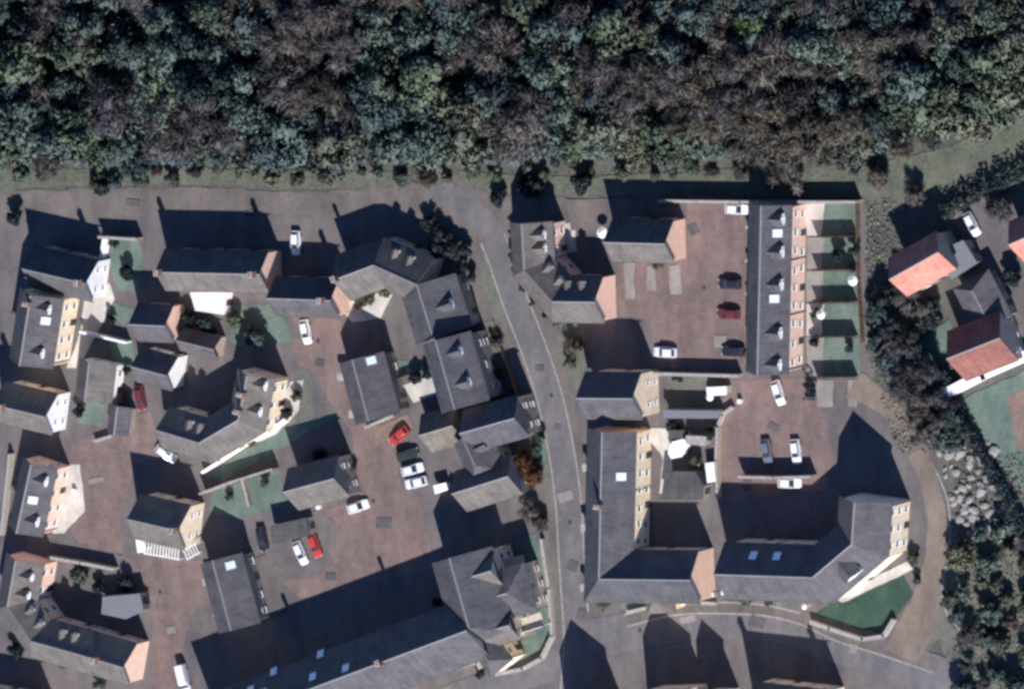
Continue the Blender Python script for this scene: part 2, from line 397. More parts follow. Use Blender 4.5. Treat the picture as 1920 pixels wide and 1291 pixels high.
for (x, y) in [(1012,690), (1046,800), (1060,930), (1074,1060), (1090,1150), (1290,1160), (1420,1165), (1600,1215), (320,1180), (180,900), (720,980), (620,1080), (1300,430), (1350,640), (1450,800), (1400,910), (600,680), (470,400), (250,380)]:
    a_, b_, q_ = rp.uniform(6,16), rp.uniform(5,11), rp.uniform(-.5,.5)
    patch('surface_repair', [(x+dx*math.cos(q_)-dy*math.sin(q_), y+dx*math.sin(q_)+dy*math.cos(q_)) for dx, dy in ((-a_,-b_), (a_,-b_), (a_,b_), (-a_,b_))], rp.choice(['repair', 'repair', 'paving']), 8, .6)
mh = MB().cyl((0,0,0), (0,0,.02), .33, .33, 14).me('manhole_mesh', [MAT['dark_paint']])
for x, y, lb in [(1034,742,'upper lane'), (1068,980,'lower lane'), (1200,1182,'southern road'), (300,1110,'left courtyard'), (700,940,'central courtyard'), (1320,540,'right-hand car park'), (1440,820,'lower right courtyard'), (596,640,'narrow street')]:
    p = P(x, y, .2); o = link('manhole_cover', mh, None, (p.x, p.y, .19)); tag(o, f'round dark manhole cover in the surface of the {lb}', 'manhole cover', 'manhole covers')
kerb(offset_line(LANE[10:], 24)); kerb(offset_line(LANE[10:42], -24))
kerb(smooth_line([(1170,1152), (1250,1132), (1340,1128), (1430,1133), (1500,1148)])); kerb(smooth_line([(1175,1174), (1260,1153), (1340,1149), (1430,1153), (1500,1169), (1570,1201), (1650,1226), (1750,1260)]))
kerb(smooth_line([(1745,860), (1778,940), (1780,1030), (1766,1100), (1776,1150), (1800,1180)]))

# ------------------------------------------------------------------ windows, dormers, chimneys
def window_meshes(wd, ht):
    f = MB()
    for sx in (-1, 1): f.box((sx*(wd/2-.05), .035, 0), (.1, .07, ht))
    for sz in (-1, 1): f.box((0, .035, sz*(ht/2-.05)), (wd-.2, .07, .1))
    f.box((0, .03, 0), (.06, .05, ht-.2)); f.box((0, .07, -ht/2-.05), (wd+.2, .14, .08))
    p = MB().box((0, .01, 0), (wd-.2, .02, ht-.2))
    return f.me('window_frame_mesh', [MAT['white_paint']]), p.me('pane_mesh', [MAT['glass']])
WIN = {k: window_meshes(*k) for k in ((1.0,1.3), (1.5,1.4), (.8,1.0))}
def door_mesh():
    d = MB().box((0,.04,1.0), (1.0,.08,2.0)); return d.me('door_mesh', [MAT['dark_paint']])
DOOR = door_mesh(); HANDLE = MB().box((0,0,0), (.12,.08,.06)).me('handle_mesh', [MAT['chrome']])

def put(name, me, parent, origin, xax, yax, base):
    """place a mesh whose x runs along the wall and y points out of it"""
    o = bpy.data.objects.new(name, me); COL.objects.link(o); o.parent = parent
    z = Vector((0,0,1)); m = Matrix((xax, yax, z)).transposed().to_4x4(); m.translation = origin-base
    o.matrix_local = m; return o

def place_window(root, base, p, xax, yax, size=(1.0,1.3)):
    f = put('window', WIN[size][0], root, p, xax, yax, base)
    g_ = bpy.data.objects.new('pane', WIN[size][1]); COL.objects.link(g_); g_.parent = f

def wall_windows(root, base, a, b, out, zt, pitch=2.7, door=True, size=(1.0,1.3), skip=0):
    L = (b-a).length
    if L < 2.2: return
    x = (b-a).normalized(); y = Vector((out.x, out.y, 0)).normalized(); x = y.cross(Vector((0,0,1))) if y.cross(Vector((0,0,1))).dot(x) > 0 else -y.cross(Vector((0,0,1)))
    x = Vector((0,0,1)).cross(-y)  # keep right-handed frame
    n = max(1, int(L/pitch)); rows = [z for z in (1.6, 4.3, 7.0) if z < zt-.75]
    for r, z in enumerate(rows):
        for i in range(n):
            t = (i+.5)/n+random.uniform(-.01, .01)
            p = a.lerp(b, t); p.z = z
            if r == 0 and door and i % 3 == 1:
                p.z = 0
                d = put('door', DOOR, root, p+y*.002, x, y, base)
                h = bpy.data.objects.new('handle', HANDLE); COL.objects.link(h); h.parent = d; h.location = (.36,.11,1.0)
                continue
            place_window(root, base, p+y*.002, x, y, size)

def chimney(root, base, p, along, h=1.5, mat='brick', w_=.95, d_=.65, z0=None):
    rz = math.atan2(along.y, along.x)
    c = MB(); c.box((0,0,(h-1.2)/2), (d_, w_, h+1.2), 0); c.box((0,0,h+.06), (d_+.14, w_+.14, .14), 1)
    o = link('chimney', c.me('chimney_mesh', [MAT[mat], MAT['stone_pale']], uv=True), root, p-base); o.rotation_euler.z = rz
    for k in (-.25, .25):
        q = MB().cyl((0,k,h+.12), (0,k,h+.55), .13, .10, 8)
        link('chimney_pot', q.me('chimney_pot_mesh', [MAT['pot']]), o)

def house(name, label, ridge, zr, hw, t=1.0, wall='cream_stone', roof='slate', chim=(), hips=(0,0), win=True, gwin=(True,True),
          dormers=(), lights=(), cat='house', group=None, pitch=2.7, doors=True, dwall='white_render', ridgebar=True, pipes=True, overhang=.35, gwall=None):
    R = [P(x, y, zr) for x, y in ridge]; n = len(R)
    base = sum(R, Vector())/n; base.z = 0
    root = empty(name, base, label, cat, group)
    D = [(R[i+1]-R[i]).normalized() for i in range(n-1)]
    def offs(i, w__):
        a = D[max(0, i-1)]; b = D[min(n-2, i)]
        na = Vector((-a.y, a.x, 0)); nb = Vector((-b.y, b.x, 0)); m_ = (na+nb).normalized()
        return m_*(w__/max(.35, m_.dot(na)))
    ze = zr-hw*t
    def outline(w__, ext, z):
        L, Rr = [], []
        for i in range(n):
            o_ = offs(i, w__); e = Vector()
            if i == 0: e = -D[0]*(ext+hips[0]*hw)
            if i == n-1: e = D[-1]*(ext+hips[1]*hw)
            if n == 1: pass
            a = R[i]+o_+e; b = R[i]-o_+e; a.z = b.z = z; L.append(a); Rr.append(b)
        return L, Rr
    # roof
    eL, eR = outline(hw, .18, ze)
    rid = [r.copy() for r in R]
    if not hips[0]: rid[0] -= D[0]*.18
    if not hips[1]: rid[-1] += D[-1]*.18
    V = rid+eL+eR; F = []
    for i in range(n-1):
        F.append([i, i+1, n+i+1, n+i][::-1]); F.append([i+1, i, 2*n+i, 2*n+i+1][::-1])
    if hips[0]: F.append([0, n, 2*n])
    if hips[1]: F.append([n-1, 3*n-1, 2*n-1])
    V = [v-base for v in V]
    def up(f):
        a, b, c = V[f[0]], V[f[1]], V[f[2]]
        return f if (b-a).cross(c-a).z > 0 else f[::-1]
    F = [up(f) for f in F]
    v2, f2 = slab(V, F, .16)
    ro = link('roof', mesh('roof_mesh', v2, f2, [MAT[roof]], uv=True), root)
    if ridgebar:
        rb = MB()
        for i in range(n-1):
            a, b = rid[i]-base, rid[i+1]-base; d = (b-a).normalized(); s_ = Vector((-d.y, d.x, 0))*.16
            up_ = Vector((0,0,.09)); dn = Vector((0,0,-.16*t+.03))
            rb.add([a+up_, b+up_, a+s_+dn, b+s_+dn, a-s_+dn, b-s_+dn], [(0,1,3,2), (1,0,4,5), (0,2,4), (1,5,3), (2,3,5,4)])
        link('ridge_tile', rb.me('ridge_tile_mesh', [MAT['ridge_tile']]), ro)
    # walls
    wo = hw-overhang; zt = zr-wo*t-.17
    wL, wR = outline(wo, -.25, 0)
    mb = MB(); zb = -.1
    wl = [v-base for v in wL]; wr = [v-base for v in wR]
    def z_(v, z): return Vector((v.x, v.y, z))
    for i in range(n-1):
        mb.add([z_(wl[i],zb), z_(wl[i+1],zb), z_(wl[i+1],zt), z_(wl[i],zt)], [(3,2,1,0)])
        mb.add([z_(wr[i],zb), z_(wr[i+1],zb), z_(wr[i+1],zt), z_(wr[i],zt)], [(0,1,2,3)])
    mi = 0
    for i, sgn in ((0, 1), (n-1, -1)):
        if hips[0 if i == 0 else 1]: mb.add([z_(wl[i],zb), z_(wr[i],zb), z_(wr[i],zt), z_(wl[i],zt)], [(0,1,2,3) if sgn > 0 else (3,2,1,0)])
        else:
            ap = (wl[i]+wr[i])/2; ap.z = zr-.17
            mb.add([z_(wl[i],zb), z_(wr[i],zb), z_(wr[i],zt), ap, z_(wl[i],zt)], [(0,1,2,3,4) if sgn > 0 else (4,3,2,1,0)], 1 if gwall else 0)
    link('wall', mb.me('wall_mesh', [MAT[wall]]+([MAT[gwall]] if gwall else []), uv=True), root)
    camh = Vector((cpos.x, cpos.y, 0)).normalized()
    def seen(nv): return nv.dot(camh) > .05
    if win:
        for i in range(n-1):
            nv = Vector((-D[i].y, D[i].x, 0))
            for sgn, W in ((1, wL), (-1, wR)):
                if seen(nv*sgn):
                    wall_windows(root, base, W[i].copy(), W[i+1].copy(), nv*sgn, zt, pitch, doors)
                    if pipes:
                        L_ = (W[i+1]-W[i]).length; k = max(1, int(L_/7))
                        pm = MB()
                        for j in range(k):
                            p = W[i].lerp(W[i+1], (j+.97)/k)-base+nv*sgn*.07; pm = MB(); pm.cyl((p.x,p.y,0), (p.x,p.y,zt), .06, .06, 6)
                            link('drainpipe', pm.me('drainpipe_mesh', [MAT['dark_paint']]), root)
    for gi, (i, sgn) in enumerate(((0, -1), (n-1, 1))):
        d = D[0]*-1 if i == 0 else D[-1]
        if gwin[gi] and seen(d): wall_windows(root, base, wL[i].copy(), wR[i].copy(), d, zt, 2.4, False, (.8,1.0))
    # gutters on both sides
    for E in (eL, eR):
        gm = MB()
        for i in range(n-1):
            a, b = E[i]-base, E[i+1]-base; gm.cyl(a-Vector((0,0,.12)), b-Vector((0,0,.12)), .09, .09, 6)
        link('gutter', gm.me('gutter_mesh', [MAT['dark_paint']]), ro)
    for u in chim:      # position along the ridge 0..1 (of the whole polyline by segment index + fraction)
        i = min(int(u), n-2); f = u-i; p = R[i].lerp(R[i+1], f)
        chimney(root, base, p, D[i])
    nz = Vector((0,0,1))
    for dm in dormers:  # (u, side, a, width)
        u, sd, a, wd = dm[:4]; hd = dm[4] if len(dm) > 4 else 1.9
        i = min(int(u), n-2); f = u-i; nv = Vector((-D[i].y, D[i].x, 0))*sd; c = R[i].lerp(R[i+1], f)-base
        zf = -a*t; zd = min(zf+hd+.2, -.15)       # relative to ridge
        back = -zd/t; x = D[i]; h2 = wd/2; hs = wd*.42
        def q(al, ou, zz): return c+x*al+nv*ou+nz*zz
        ztop = zd-hs
        bk = -ztop/t
        m_ = MB()
        zbot = zf-.15
        m_.add([q(-h2,a,zbot), q(h2,a,zbot), q(h2,a,ztop), q(0,a,zd-.08), q(-h2,a,ztop)], [(0,1,2,3,4) if nv.cross(nz).dot(x)*-1 < 0 else (4,3,2,1,0)])
        for s_ in (-1, 1):
            m_.add([q(s_*h2,a,zbot), q(s_*h2,a,ztop), q(s_*h2,bk,ztop), q(s_*h2,bk,-bk*t-.1)], [(0,1,2,3)])
        do = link('dormer', m_.me('dormer_mesh', [MAT[dwall]], uv=True), root)
        r_ = MB(); e = .18; bk2 = -(ztop-e*.84)/t
        tv = [q(0,a+.2,zd), q(0,back,zd), q(h2+e,a+.2,ztop-e*.84), q(h2+e,bk2,ztop-e*.84), q(-h2-e,a+.2,ztop-e*.84), q(-h2-e,bk2,ztop-e*.84)]
        fs = []
        for ff in ([0,2,3,1], [1,5,4,0]):
            A, B, C_ = tv[ff[0]], tv[ff[1]], tv[ff[2]]
            fs.append(ff if (B-A).cross(C_-A).z > 0 else ff[::-1])
        sv, sf = slab(tv, fs, .09)
        link('dormer_roof', mesh('dormer_roof_mesh', sv, sf, [MAT[roof]], uv=True), do)
        xx = Vector((0,0,1)).cross(-nv)
        wo_ = bpy.data.objects.new('dormer_window', WIN[(.8,1.0)][0]); COL.objects.link(wo_); wo_.parent = do
        mm = Matrix((xx, nv, nz)).transposed().to_4x4(); mm.translation = q(0, a+.003, (zf+ztop)/2+.1); wo_.matrix_local = mm
    for (u, sd, a) in lights:
        i = min(int(u), n-2); f = u-i; nv = Vector((-D[i].y, D[i].x, 0))*sd; c = R[i].lerp(R[i+1], f)-base
        nn = (nv*t+nz).normalized(); dn = (nv-nz*t).normalized(); x = D[i]
        m4 = Matrix((x, dn, nn)).transposed().to_4x4()
        if m4.determinant() < 0: m4 = Matrix((-x, dn, nn)).transposed().to_4x4()
        m4.translation = c+nv*a-nz*a*t+nn*.03
        fr = MB()
        for s_ in (-1, 1): fr.box((s_*.7,0,.04), (.12,1.9,.1)); fr.box((0,s_*.89,.04), (1.28,.12,.1))
        o = link('skylight', fr.me('skylight_mesh', [MAT['lead']]), root); o.matrix_local = m4
        pn = MB().box((0,0,.03), (1.28,1.66,.05)); link('pane', pn.me('skylight_pane_mesh', [MAT['sky_reflect_glass']]), o)
    return root

# ---- the houses (ridge end positions surveyed at ridge height)
H = house
H('detached_house', 'slate house with white rendered gable, at the far left end of the dirt track', [(42,504), (158,531)], 9.0, 3.6, 1.05, 'brown_stone', chim=(.93,), gwin=(True,True), gwall='white_render', roof='slate')
H('terraced_house', 'tall slate terrace with two dormers and cream front, below the far left house', [(56,556), (36,684)], 10.8, 4.2, 1.0, 'cream_stone', dormers=[(.16,1,2.9,1.7), (.80,1,2.9,1.7)], lights=[(.33,1,2.4)], chim=(.1,), cat='terrace')
H('detached_house', 'long slate house with a chimney at each gable, facing the dirt track', [(292,510), (484,514)], 9.2, 3.5, 1.05, 'peach_render', roof='slate_warm', chim=(.04,.96), gwin=(False,False))
H('detached_house', 'short slate house with peach gable, just right of the long two-chimney house', [(500,559), (617,563)], 8.4, 3.3, 1.05, 'peach_render', chim=(.9,), gwin=(False,False))
H('bent_terrace', 'bent slate terrace with angled ridge beside the bend of the dirt track', [(624,525), (700,497), (779,532)], 9.0, 4.0, 1.0, 'cream_stone', roof='slate_warm', dormers=[(1.25,1,3.2,1.0,1.3), (1.6,1,3.2,1.0,1.3)], cat='terrace', chim=(.1,))
H('terraced_house', 'broad grey slate house just south of the track bend with a single east dormer', [(781,536), (811,632)], 8.8, 5.4, .8, 'grey_stone', roof='slate_blue', dormers=[(.50,1,4.0,1.7)], cat='terrace', pitch=3.2)
H('terraced_house', 'grey slate terrace with two white dormers, middle of the row left of the lane', [(816,640), (851,766)], 11.0, 4.6, .95, 'grey_stone', roof='slate_blue', dormers=[(.22,1,3.0,1.6), (.68,1,3.0,1.6)], cat='terrace', pitch=3.0)
H('detached_house', 'dark slate cross-gabled house near the foot of the lane row, ridge running toward the lane', [(862,812), (962,784)], 10.2, 3.6, 1.05, 'grey_stone', roof='slate_blue')
H('terraced_house', 'small slate house with pointed hipped end and one dormer, below the cross-gabled house', [(867,822), (889,872)], 8.6, 3.5, .95, 'grey_stone', roof='slate_blue', hips=(0,.8), dormers=[(.5,1,2.7,1.5)], cat='terrace')
H('detached_house', 'slate house with pale south slope beside the rust coloured shrubbery', [(848,925), (950,893)], 8.6, 3.5, 1.0, 'grey_stone', roof='slate_warm')
H('terraced_house', 'grey slate terrace on the left of the courtyard row, pale west verge', [(660,676), (690,788)], 8.2, 4.3, .85, 'grey_stone', roof='slate_blue', lights=[(.08,1,2.4)], cat='terrace', pitch=3.4)
H('garage', 'low garage with greenish grey roof beside the red car', [(786,816), (846,798)], 5.6, 3.3, .9, 'grey_stone', roof='stone_tile', win=False, gwin=(False,False), cat='garage', pipes=False)
H('barn', 'barn with pale south roof slope beyond the walled green gardens', [(531,922), (624,897)], 9.4, 3.6, 1.1, 'grey_stone', roof='slate_warm', cat='barn')
H('detached_house', 'slate house with cream gable above the white slatted pergola', [(239,973), (331,994)], 9.8, 3.9, 1.0, 'cream_stone', roof='slate_warm', chim=(.97,))
H('bent_terrace', 'horseshoe slate terrace with bright eastern front, centre left of the village', [(293,806), (373,830), (446,787), (462,706)], 9.4, 3.6, 1.0, 'cream_stone', roof='slate_warm', dormers=[(2.85,-1,2.8,1.7), (2.25,-1,2.8,1.7), (.6,1,2.6,1.0,1.3), (.85,1,2.6,1.0,1.3)], cat='terrace', chim=(2.6,2.2))
H('cottage', 'small slate cottage with white gable beside the two maroon cars', [(246,687), (311,704)], 7.6, 3.0, 1.05, 'white_render', gwin=(False,False))
H('cottage', 'small slate cottage with pinkish white gable left of the white canopy', [(242,608), (307,611)], 8.0, 3.2, 1.05, 'white_render', gwin=(False,False), gwall='peach_render')
H('outbuilding', 'low outbuilding with thin pale roof strip below the white canopy', [(330,638), (398,655)], 5.0, 2.0, 1.2, 'brown_stone', win=False, gwin=(False,False), cat='outbuilding', pipes=False)
H('detached_house', 'slate house with bright cream windowed gable, at the left edge above the brown courtyard', [(-14,758), (83,781)], 9.0, 3.6, 1.0, 'cream_stone', roof='slate_warm', chim=(.2,), gwall='white_render')
H('terraced_house', 'grey slate terrace with two white dormers beside the left-hand brown courtyard', [(57,872), (30,998)], 9.0, 3.4, 1.0, 'peach_render', dormers=[(.2,1,2.6,1.8), (.8,1,2.6,1.8)], lights=[(.5,1,1.2)], cat='terrace')
H('bent_terrace', 'horseshoe slate terrace with peach end gable in the bottom left corner', [(28,1052), (13,1137), (57,1201), (133,1222), (229,1250)], 9.2, 3.7, 1.0, 'peach_render', roof='slate_warm', dormers=[(.3,1,2.7,1.4), (.7,1,2.7,1.4), (1.35,1,2.7,1.0,1.3), (1.75,1,2.7,1.0,1.3), (2.6,1,2.7,1.0,1.3), (2.9,1,2.7,1.0,1.3)], cat='terrace', gwin=(False,False), chim=(3.5,))
H('detached_house', 'slate house only partly in view at the bottom left corner', [(-60,1330), (52,1352)], 9.0, 3.8, 1.0, 'cream_stone')
H('manor_range', 'long three-storey slate range along the bottom edge, largest roof of all', [(352,1376), (872,1182)], 13.2, 5.3, 1.0, 'cream_stone', roof='slate', lights=[(.27,1,2.2), (.30,1,5.0), (.45,1,1.8), (.57,1,1.2), (.22,1,3.4), (.47,1,5.0)], cat='large house', chim=(.35,.7))
H('manor_wing', 'grey slate wing with hipped end standing at the east end of the long range', [(842,1048), (878,1176)], 12.4, 5.8, .85, 'cream_stone', roof='slate_blue', hips=(0,.5), cat='large house')
H('gabled_wing', 'upper of two small gabled wings jutting toward the lane below the grey wing', [(864,1086), (918,1070)], 10.6, 2.8, 1.1, 'cream_stone', roof='slate_warm', cat='wing')
H('gabled_wing', 'hipped grey roof block between the two gabled wings near the lane', [(905,1124), (950,1111)], 8.4, 4.2, .5, 'cream_stone', roof='slate_blue', hips=(0,.8), cat='wing')
H('gabled_wing', 'lower of two small gabled wings, at the corner of the curved lawn', [(896,1187), (952,1172)], 9.6, 2.8, 1.1, 'cream_stone', roof='slate_warm', cat='wing')
H('gabled_wing', 'small dark hipped gable on the south side of the long range', [(884,1194), (915,1238)], 8.8, 2.6, 1.0, 'cream_stone', roof='slate', hips=(0,.7), cat='wing')
# right half
H('bent_terrace', 'horseshoe slate terrace with plain peach gable, first right of the lane at the top', [(977,422), (982,506), (1034,565), (1112,566)], 9.4, 3.9, 1.0, 'peach_render', roof='slate_warm', dormers=[(.25,1,3.0,1.5), (.55,1,3.0,1.5), (1.3,1,3.0,1.0,1.3), (1.7,1,3.0,1.0,1.3), (2.25,1,3.0,1.0,1.3), (2.6,1,3.0,1.0,1.3)], cat='terrace', gwin=(False,False))
H('detached_house', 'slate house with plain peach gable at the top of the right-hand car park', [(1132,454), (1244,457)], 9.2, 3.6, 1.05, 'peach_render', roof='slate_warm', gwin=(False,False))
H('detached_house', 'tall slate house with large pale yellow gable below the right-hand car park', [(1081,746), (1183,747)], 11.4, 3.9, 1.0, 'cream_stone', roof='slate')
H('bent_terrace', 'L-shaped slate terrace with orange cream front, right of the lane', [(1128,812), (1122,1085), (1291,1087)], 10.8, 4.4, .9, 'cream_stone', roof='slate_blue', cat='terrace', gwall='peach_render', gwin=(False,False), lights=[(.3,1,2.6)], chim=(.5,))
H('bent_terrace', 'big three-storey curved slate terrace with two skylights and tall cream end', [(1339,1076), (1523,1082), (1596,1020), (1601,944)], 13.0, 4.7, 1.0, 'cream_stone', roof='slate', cat='terrace', lights=[(.33,1,2.9), (.57,1,2.9)], dormers=[(1.55,-1,3.8,3.2,3.0)])
H('terraced_house', 'straight slate terrace with five white dormers and pink front by the striped gardens', [(1426,388), (1419,702)], 10.6, 3.8, 1.05, 'peach_render', roof='slate_blue', dormers=[(.075,1,3.0,1.9,2.2), (.27,1,3.0,1.9,2.2), (.465,1,3.0,1.9,2.2), (.755,1,3.0,1.9,2.2), (.945,1,3.0,1.9,2.2)], lights=[(.16,1,2.1), (.55,1,1.9)], cat='terrace', pitch=2.9)
H('villa', 'villa with salmon clay tile roof at the right, nearest the woods', [(1668,523), (1757,473)], 9.6, 3.5, 1.0, 'brown_stone', roof='terracotta', gwin=(False,False))
H('villa', 'villa with dark red tile roof above the bright white terrace wall at the right', [(1776,672), (1872,634)], 9.4, 4.3, .95, 'brown_stone', roof='old_terracotta')
H('villa_wing', 'dark slate hipped wing joining the two red roofed villas', [(1822,545), (1850,600)], 5.2, 3.6, .5, 'grey_stone', roof='slate', hips=(.5,.3), cat='wing')
H('villa', 'salmon tile roofed house cut off by the right edge', [(1892,458), (1980,420)], 8.0, 3.6, 1.0, 'brown_stone', roof='terracotta')
H('cottage', 'slate cottage with white east wall between the tall terrace and the maroon cars', [(166,682), (158,750)], 7.4, 3.5, .95, 'white_render', roof='slate_warm')
H('garage', 'narrow pitched garage by the pale wall at the courtyard mouth', [(219,764), (213,814)], 4.2, 2.0, .7, 'grey_stone', roof='slate_blue', win=False, gwin=(False,False), cat='garage', pipes=False)
# houses beyond the bottom edge, whose shadows fall on the road
H('detached_house', 'slate gabled house just beyond the bottom edge, right of the lane foot', [(1068,1318), (1080,1420)], 11.8, 4.2, 1.1, 'cream_stone')
H('detached_house', 'broad gabled slate house beyond the bottom edge below the pavement curve', [(1226,1298), (1236,1420)], 12.4, 4.3, 1.1, 'cream_stone')
H('detached_house', 'narrow slate gabled house beyond the bottom edge, second from the pavement curve', [(1315,1302), (1322,1420)], 10.6, 2.4, 1.3, 'cream_stone')
H('terraced_house', 'long slate terrace beyond the bottom edge below the dark green lawn', [(1392,1336), (1530,1352)], 11.6, 4.6, 1.0, 'cream_stone', cat='terrace', chim=(.02,.97))

# ------------------------------------------------------------------ flat roofed things
def flat_building(name, label, pts, z, wall, roof, cat='shed', group=None, rim=.25):
    w_ = [P(x, y, z) for x, y in pts]; c = sum(w_, Vector())/len(w_); c.z = 0
    area = sum(w_[i].x*w_[(i+1)%len(w_)].y-w_[(i+1)%len(w_)].x*w_[i].y for i in range(len(w_)))
    if area < 0: w_ = w_[::-1]
    root = empty(name, c, label, cat, group)
    q = [p-c for p in w_]
    inn = [v*((v.xy.length-rim)/v.xy.length) for v in q]
    link('wall', MB().prism(inn, -.05, z-.2).me('shed_wall_mesh', [MAT[wall]], uv=True), root)
    link('roof', MB().prism(q, z-.2, z).me('flat_roof_mesh', [MAT[roof]], uv=True), root)
    a, b = inn[0], inn[1]
    for i in range(len(inn)):
        a, b = inn[i], inn[(i+1)%len(inn)]; d = (b-a); d.z = 0; nrm = Vector((d.y, -d.x, 0)).normalized()
        if nrm.dot(Vector((1,.2,0))) > .5 and d.length > 1.6:
            m_ = (a+b)/2; m_.z = 0
            put('door', DOOR, root, m_+c+nrm*.002, Vector((0,0,1)).cross(-nrm), nrm, c)
            break
    return root
FB = flat_building
FB('conservatory', 'broad white flat-roofed conservatory behind the long two-chimney house', [(356,548), (424,548), (420,590), (392,586), (366,582)], 2.9, 'white_render', 'roof_white', 'conservatory')
FB('garage', 'flat roofed blue grey garage inside the bottom left horseshoe terrace', [(192,1118), (262,1112), (270,1145), (235,1160), (190,1150)], 3.2, 'grey_stone', 'lead', 'garage')
FB('shed', 'white roofed shed at the end of the garden behind the yellow gabled house', [(1324,726), (1362,724), (1362,740), (1326,742)], 2.6, 'pale_timber', 'white_paint')
FB('shed', 'pale roofed shed beside the wall, below the grey flat roofed bar', [(1286,816), (1324,818), (1322,836), (1286,832)], 2.5, 'pale_timber', 'stone_pale')
FB('outbuilding', 'long low grey flat-roofed outbuilding running across to the second courtyard', [(1244,768), (1348,770), (1348,784), (1244,784)], 3.0, 'grey_stone', 'lead', 'outbuilding')
FB('extension', 'flat roofed grey extension with roof lights between the two villas', [(1756,472), (1806,450), (1832,492), (1784,524)], 3.6, 'grey_stone', 'lead', 'extension')
FB('shed', 'small dark shed above the irregular white canopy', [(1252,806), (1280,806), (1280,822), (1254,822)], 2.2, 'timber', 'felt')
FB('extension', 'dark felt roofed extension tucked behind the orange cream terrace', [(1246,884), (1304,884), (1320,912), (1316,936), (1240,936)], 3.2, 'grey_stone', 'felt', 'extension')
FB('shed', 'white roofed garden store by the two white cars', [(812,910), (836,904), (840,918), (816,926)], 2.0, 'white_render', 'white_paint')
FB('shed', 'brown garden shed beside the hedge in the villa garden', [(1716,580), (1736,570), (1744,584), (1724,596)], 2.2, 'timber', 'felt')
FB('porch', 'small white porch at the corner of the slatted pergola', [(254,1010), (268,1008), (272,1034), (258,1036)], 2.6, 'white_render', 'white_paint', 'porch')
FB('outbuilding', 'grey flat roofed outbuilding on the right of the green walled gardens', [(505,985), (574,970), (580,1004), (512,1020)], 3.2, 'grey_stone', 'felt', 'outbuilding')

# grey slate range south of walled garden
H('terraced_house', 'grey slate range between the slatted pergola and the long bottom range', [(398,1052), (432,1180)], 8.0, 4.1, .8, 'grey_stone', roof='slate_blue', cat='terrace', lights=[(.12,1,2.2)])

H('bay_wing', 'small hipped bay wing on the road side of the L-shaped terrace', [(1222,1096), (1225,1124)], 7.2, 2.6, .95, 'cream_stone', roof='slate_warm', hips=(0,.9), cat='wing', win=False)
for (x, y, lb) in [(1100,876,'uppermost small porch on the lane side of the L-shaped terrace'), (1097,988,'middle small porch on the lane side of the L-shaped terrace'), (1096,1100,'lowest small porch on the lane side of the L-shaped terrace'),
                   (640,706,'upper small porch on the street side of the courtyard terrace'), (662,776,'lower small porch on the street side of the courtyard terrace'),
                   (388,1090,'upper small porch on the left of the grey slate range'), (408,1148,'lower small porch on the left of the grey slate range')]:
    FB('porch', lb, [(x-9,y-6), (x+11,y-7), (x+13,y+7), (x-8,y+8)], 2.9, 'cream_stone', 'stone_pale', 'porch')

# white balconies of the wings, pergola
def pergola(name, label, a, b, wid, z, nsl, cat, mat='white_paint'):
    A, B = P(*a, z), P(*b, z); base = (A+B)/2; base.z = 0; d = (B-A).normalized(); nn = Vector((-d.y, d.x, 0)); L = (B-A).length
    root = empty(name, base, label, cat)
    A0 = A-base; B0 = B-base
    for s in (-1, 1):
        m = MB(); c = (A0+B0)/2+nn*s*wid/2; m.box(c, (L, .12, .15), rz=0)
        m = MB(); p, q = A0+nn*s*wid/2, B0+nn*s*wid/2; m.cyl(p, q, .08, .08, 6)
        link('beam', m.me('beam_mesh', [MAT[mat]]), root)
        for k in (0, .5, 1):
            p = A0.lerp(B0, k)+nn*s*wid/2; link('post', MB().cyl((p.x,p.y,0), (p.x,p.y,z), .07, .07, 6).me('post_mesh', [MAT[mat]]), root)
    sm = MB().box((0,0,0), (.16, wid+.4, .1)).me('slat_mesh', [MAT[mat]])
    for i in range(nsl):
        o = link('slat', sm, root, A0.lerp(B0, (i+.5)/nsl)+Vector((0,0,.12))); o.rotation_euler.z = math.atan2(d.y, d.x)
pergola('pergola', 'white slatted pergola along the south side of the cream gabled house', (270,1024), (338,1036), 2.2, 2.6, 12, 'pergola')
pergola('pergola', 'short white slatted pergola at the corner under the cream gable', (346,1040), (372,1026), 1.6, 2.6, 5, 'pergola')

def balcony(label, a, b, wid, z, floor):
    A, B = P(*a, z), P(*b, z); base = (A+B)/2; base.z = 0; d = (B-A).normalized(); nn = Vector((-d.y, d.x, 0)); rz = math.atan2(d.y, d.x); L = (B-A).length
    root = empty('balcony', base, label, 'balcony')
    c = (A+B)/2-base
    m = MB(); m.box((0,0,0), (L, wid, .2)); o = link('floor_slab', m.me('floor_slab_mesh', [MAT[floor]]), root, c); o.rotation_euler.z = rz
    m = MB(); m.box((0,-wid/2+.06,.6), (L, .1, 1.0)); o = link('parapet', m.me('parapet_mesh', [MAT['white_paint']]), root, c); o.rotation_euler.z = rz
    for k in (-.45, .45):
        p = c+d*L*k-nn*wid*.4; link('post', MB().cyl((p.x,p.y,0), (p.x,p.y,z), .12, .12, 8).me('post_mesh', [MAT['white_paint']]), root)
balcony('white parapet balcony on the upper gabled wing beside the grassy verge', (926,1068), (984,1052), 2.4, 4.2, 'pale_timber')
balcony('white parapet balcony on the lower gabled wing above the curved lawn', (966,1176), (1018,1160), 2.4, 4.0, 'pale_timber')

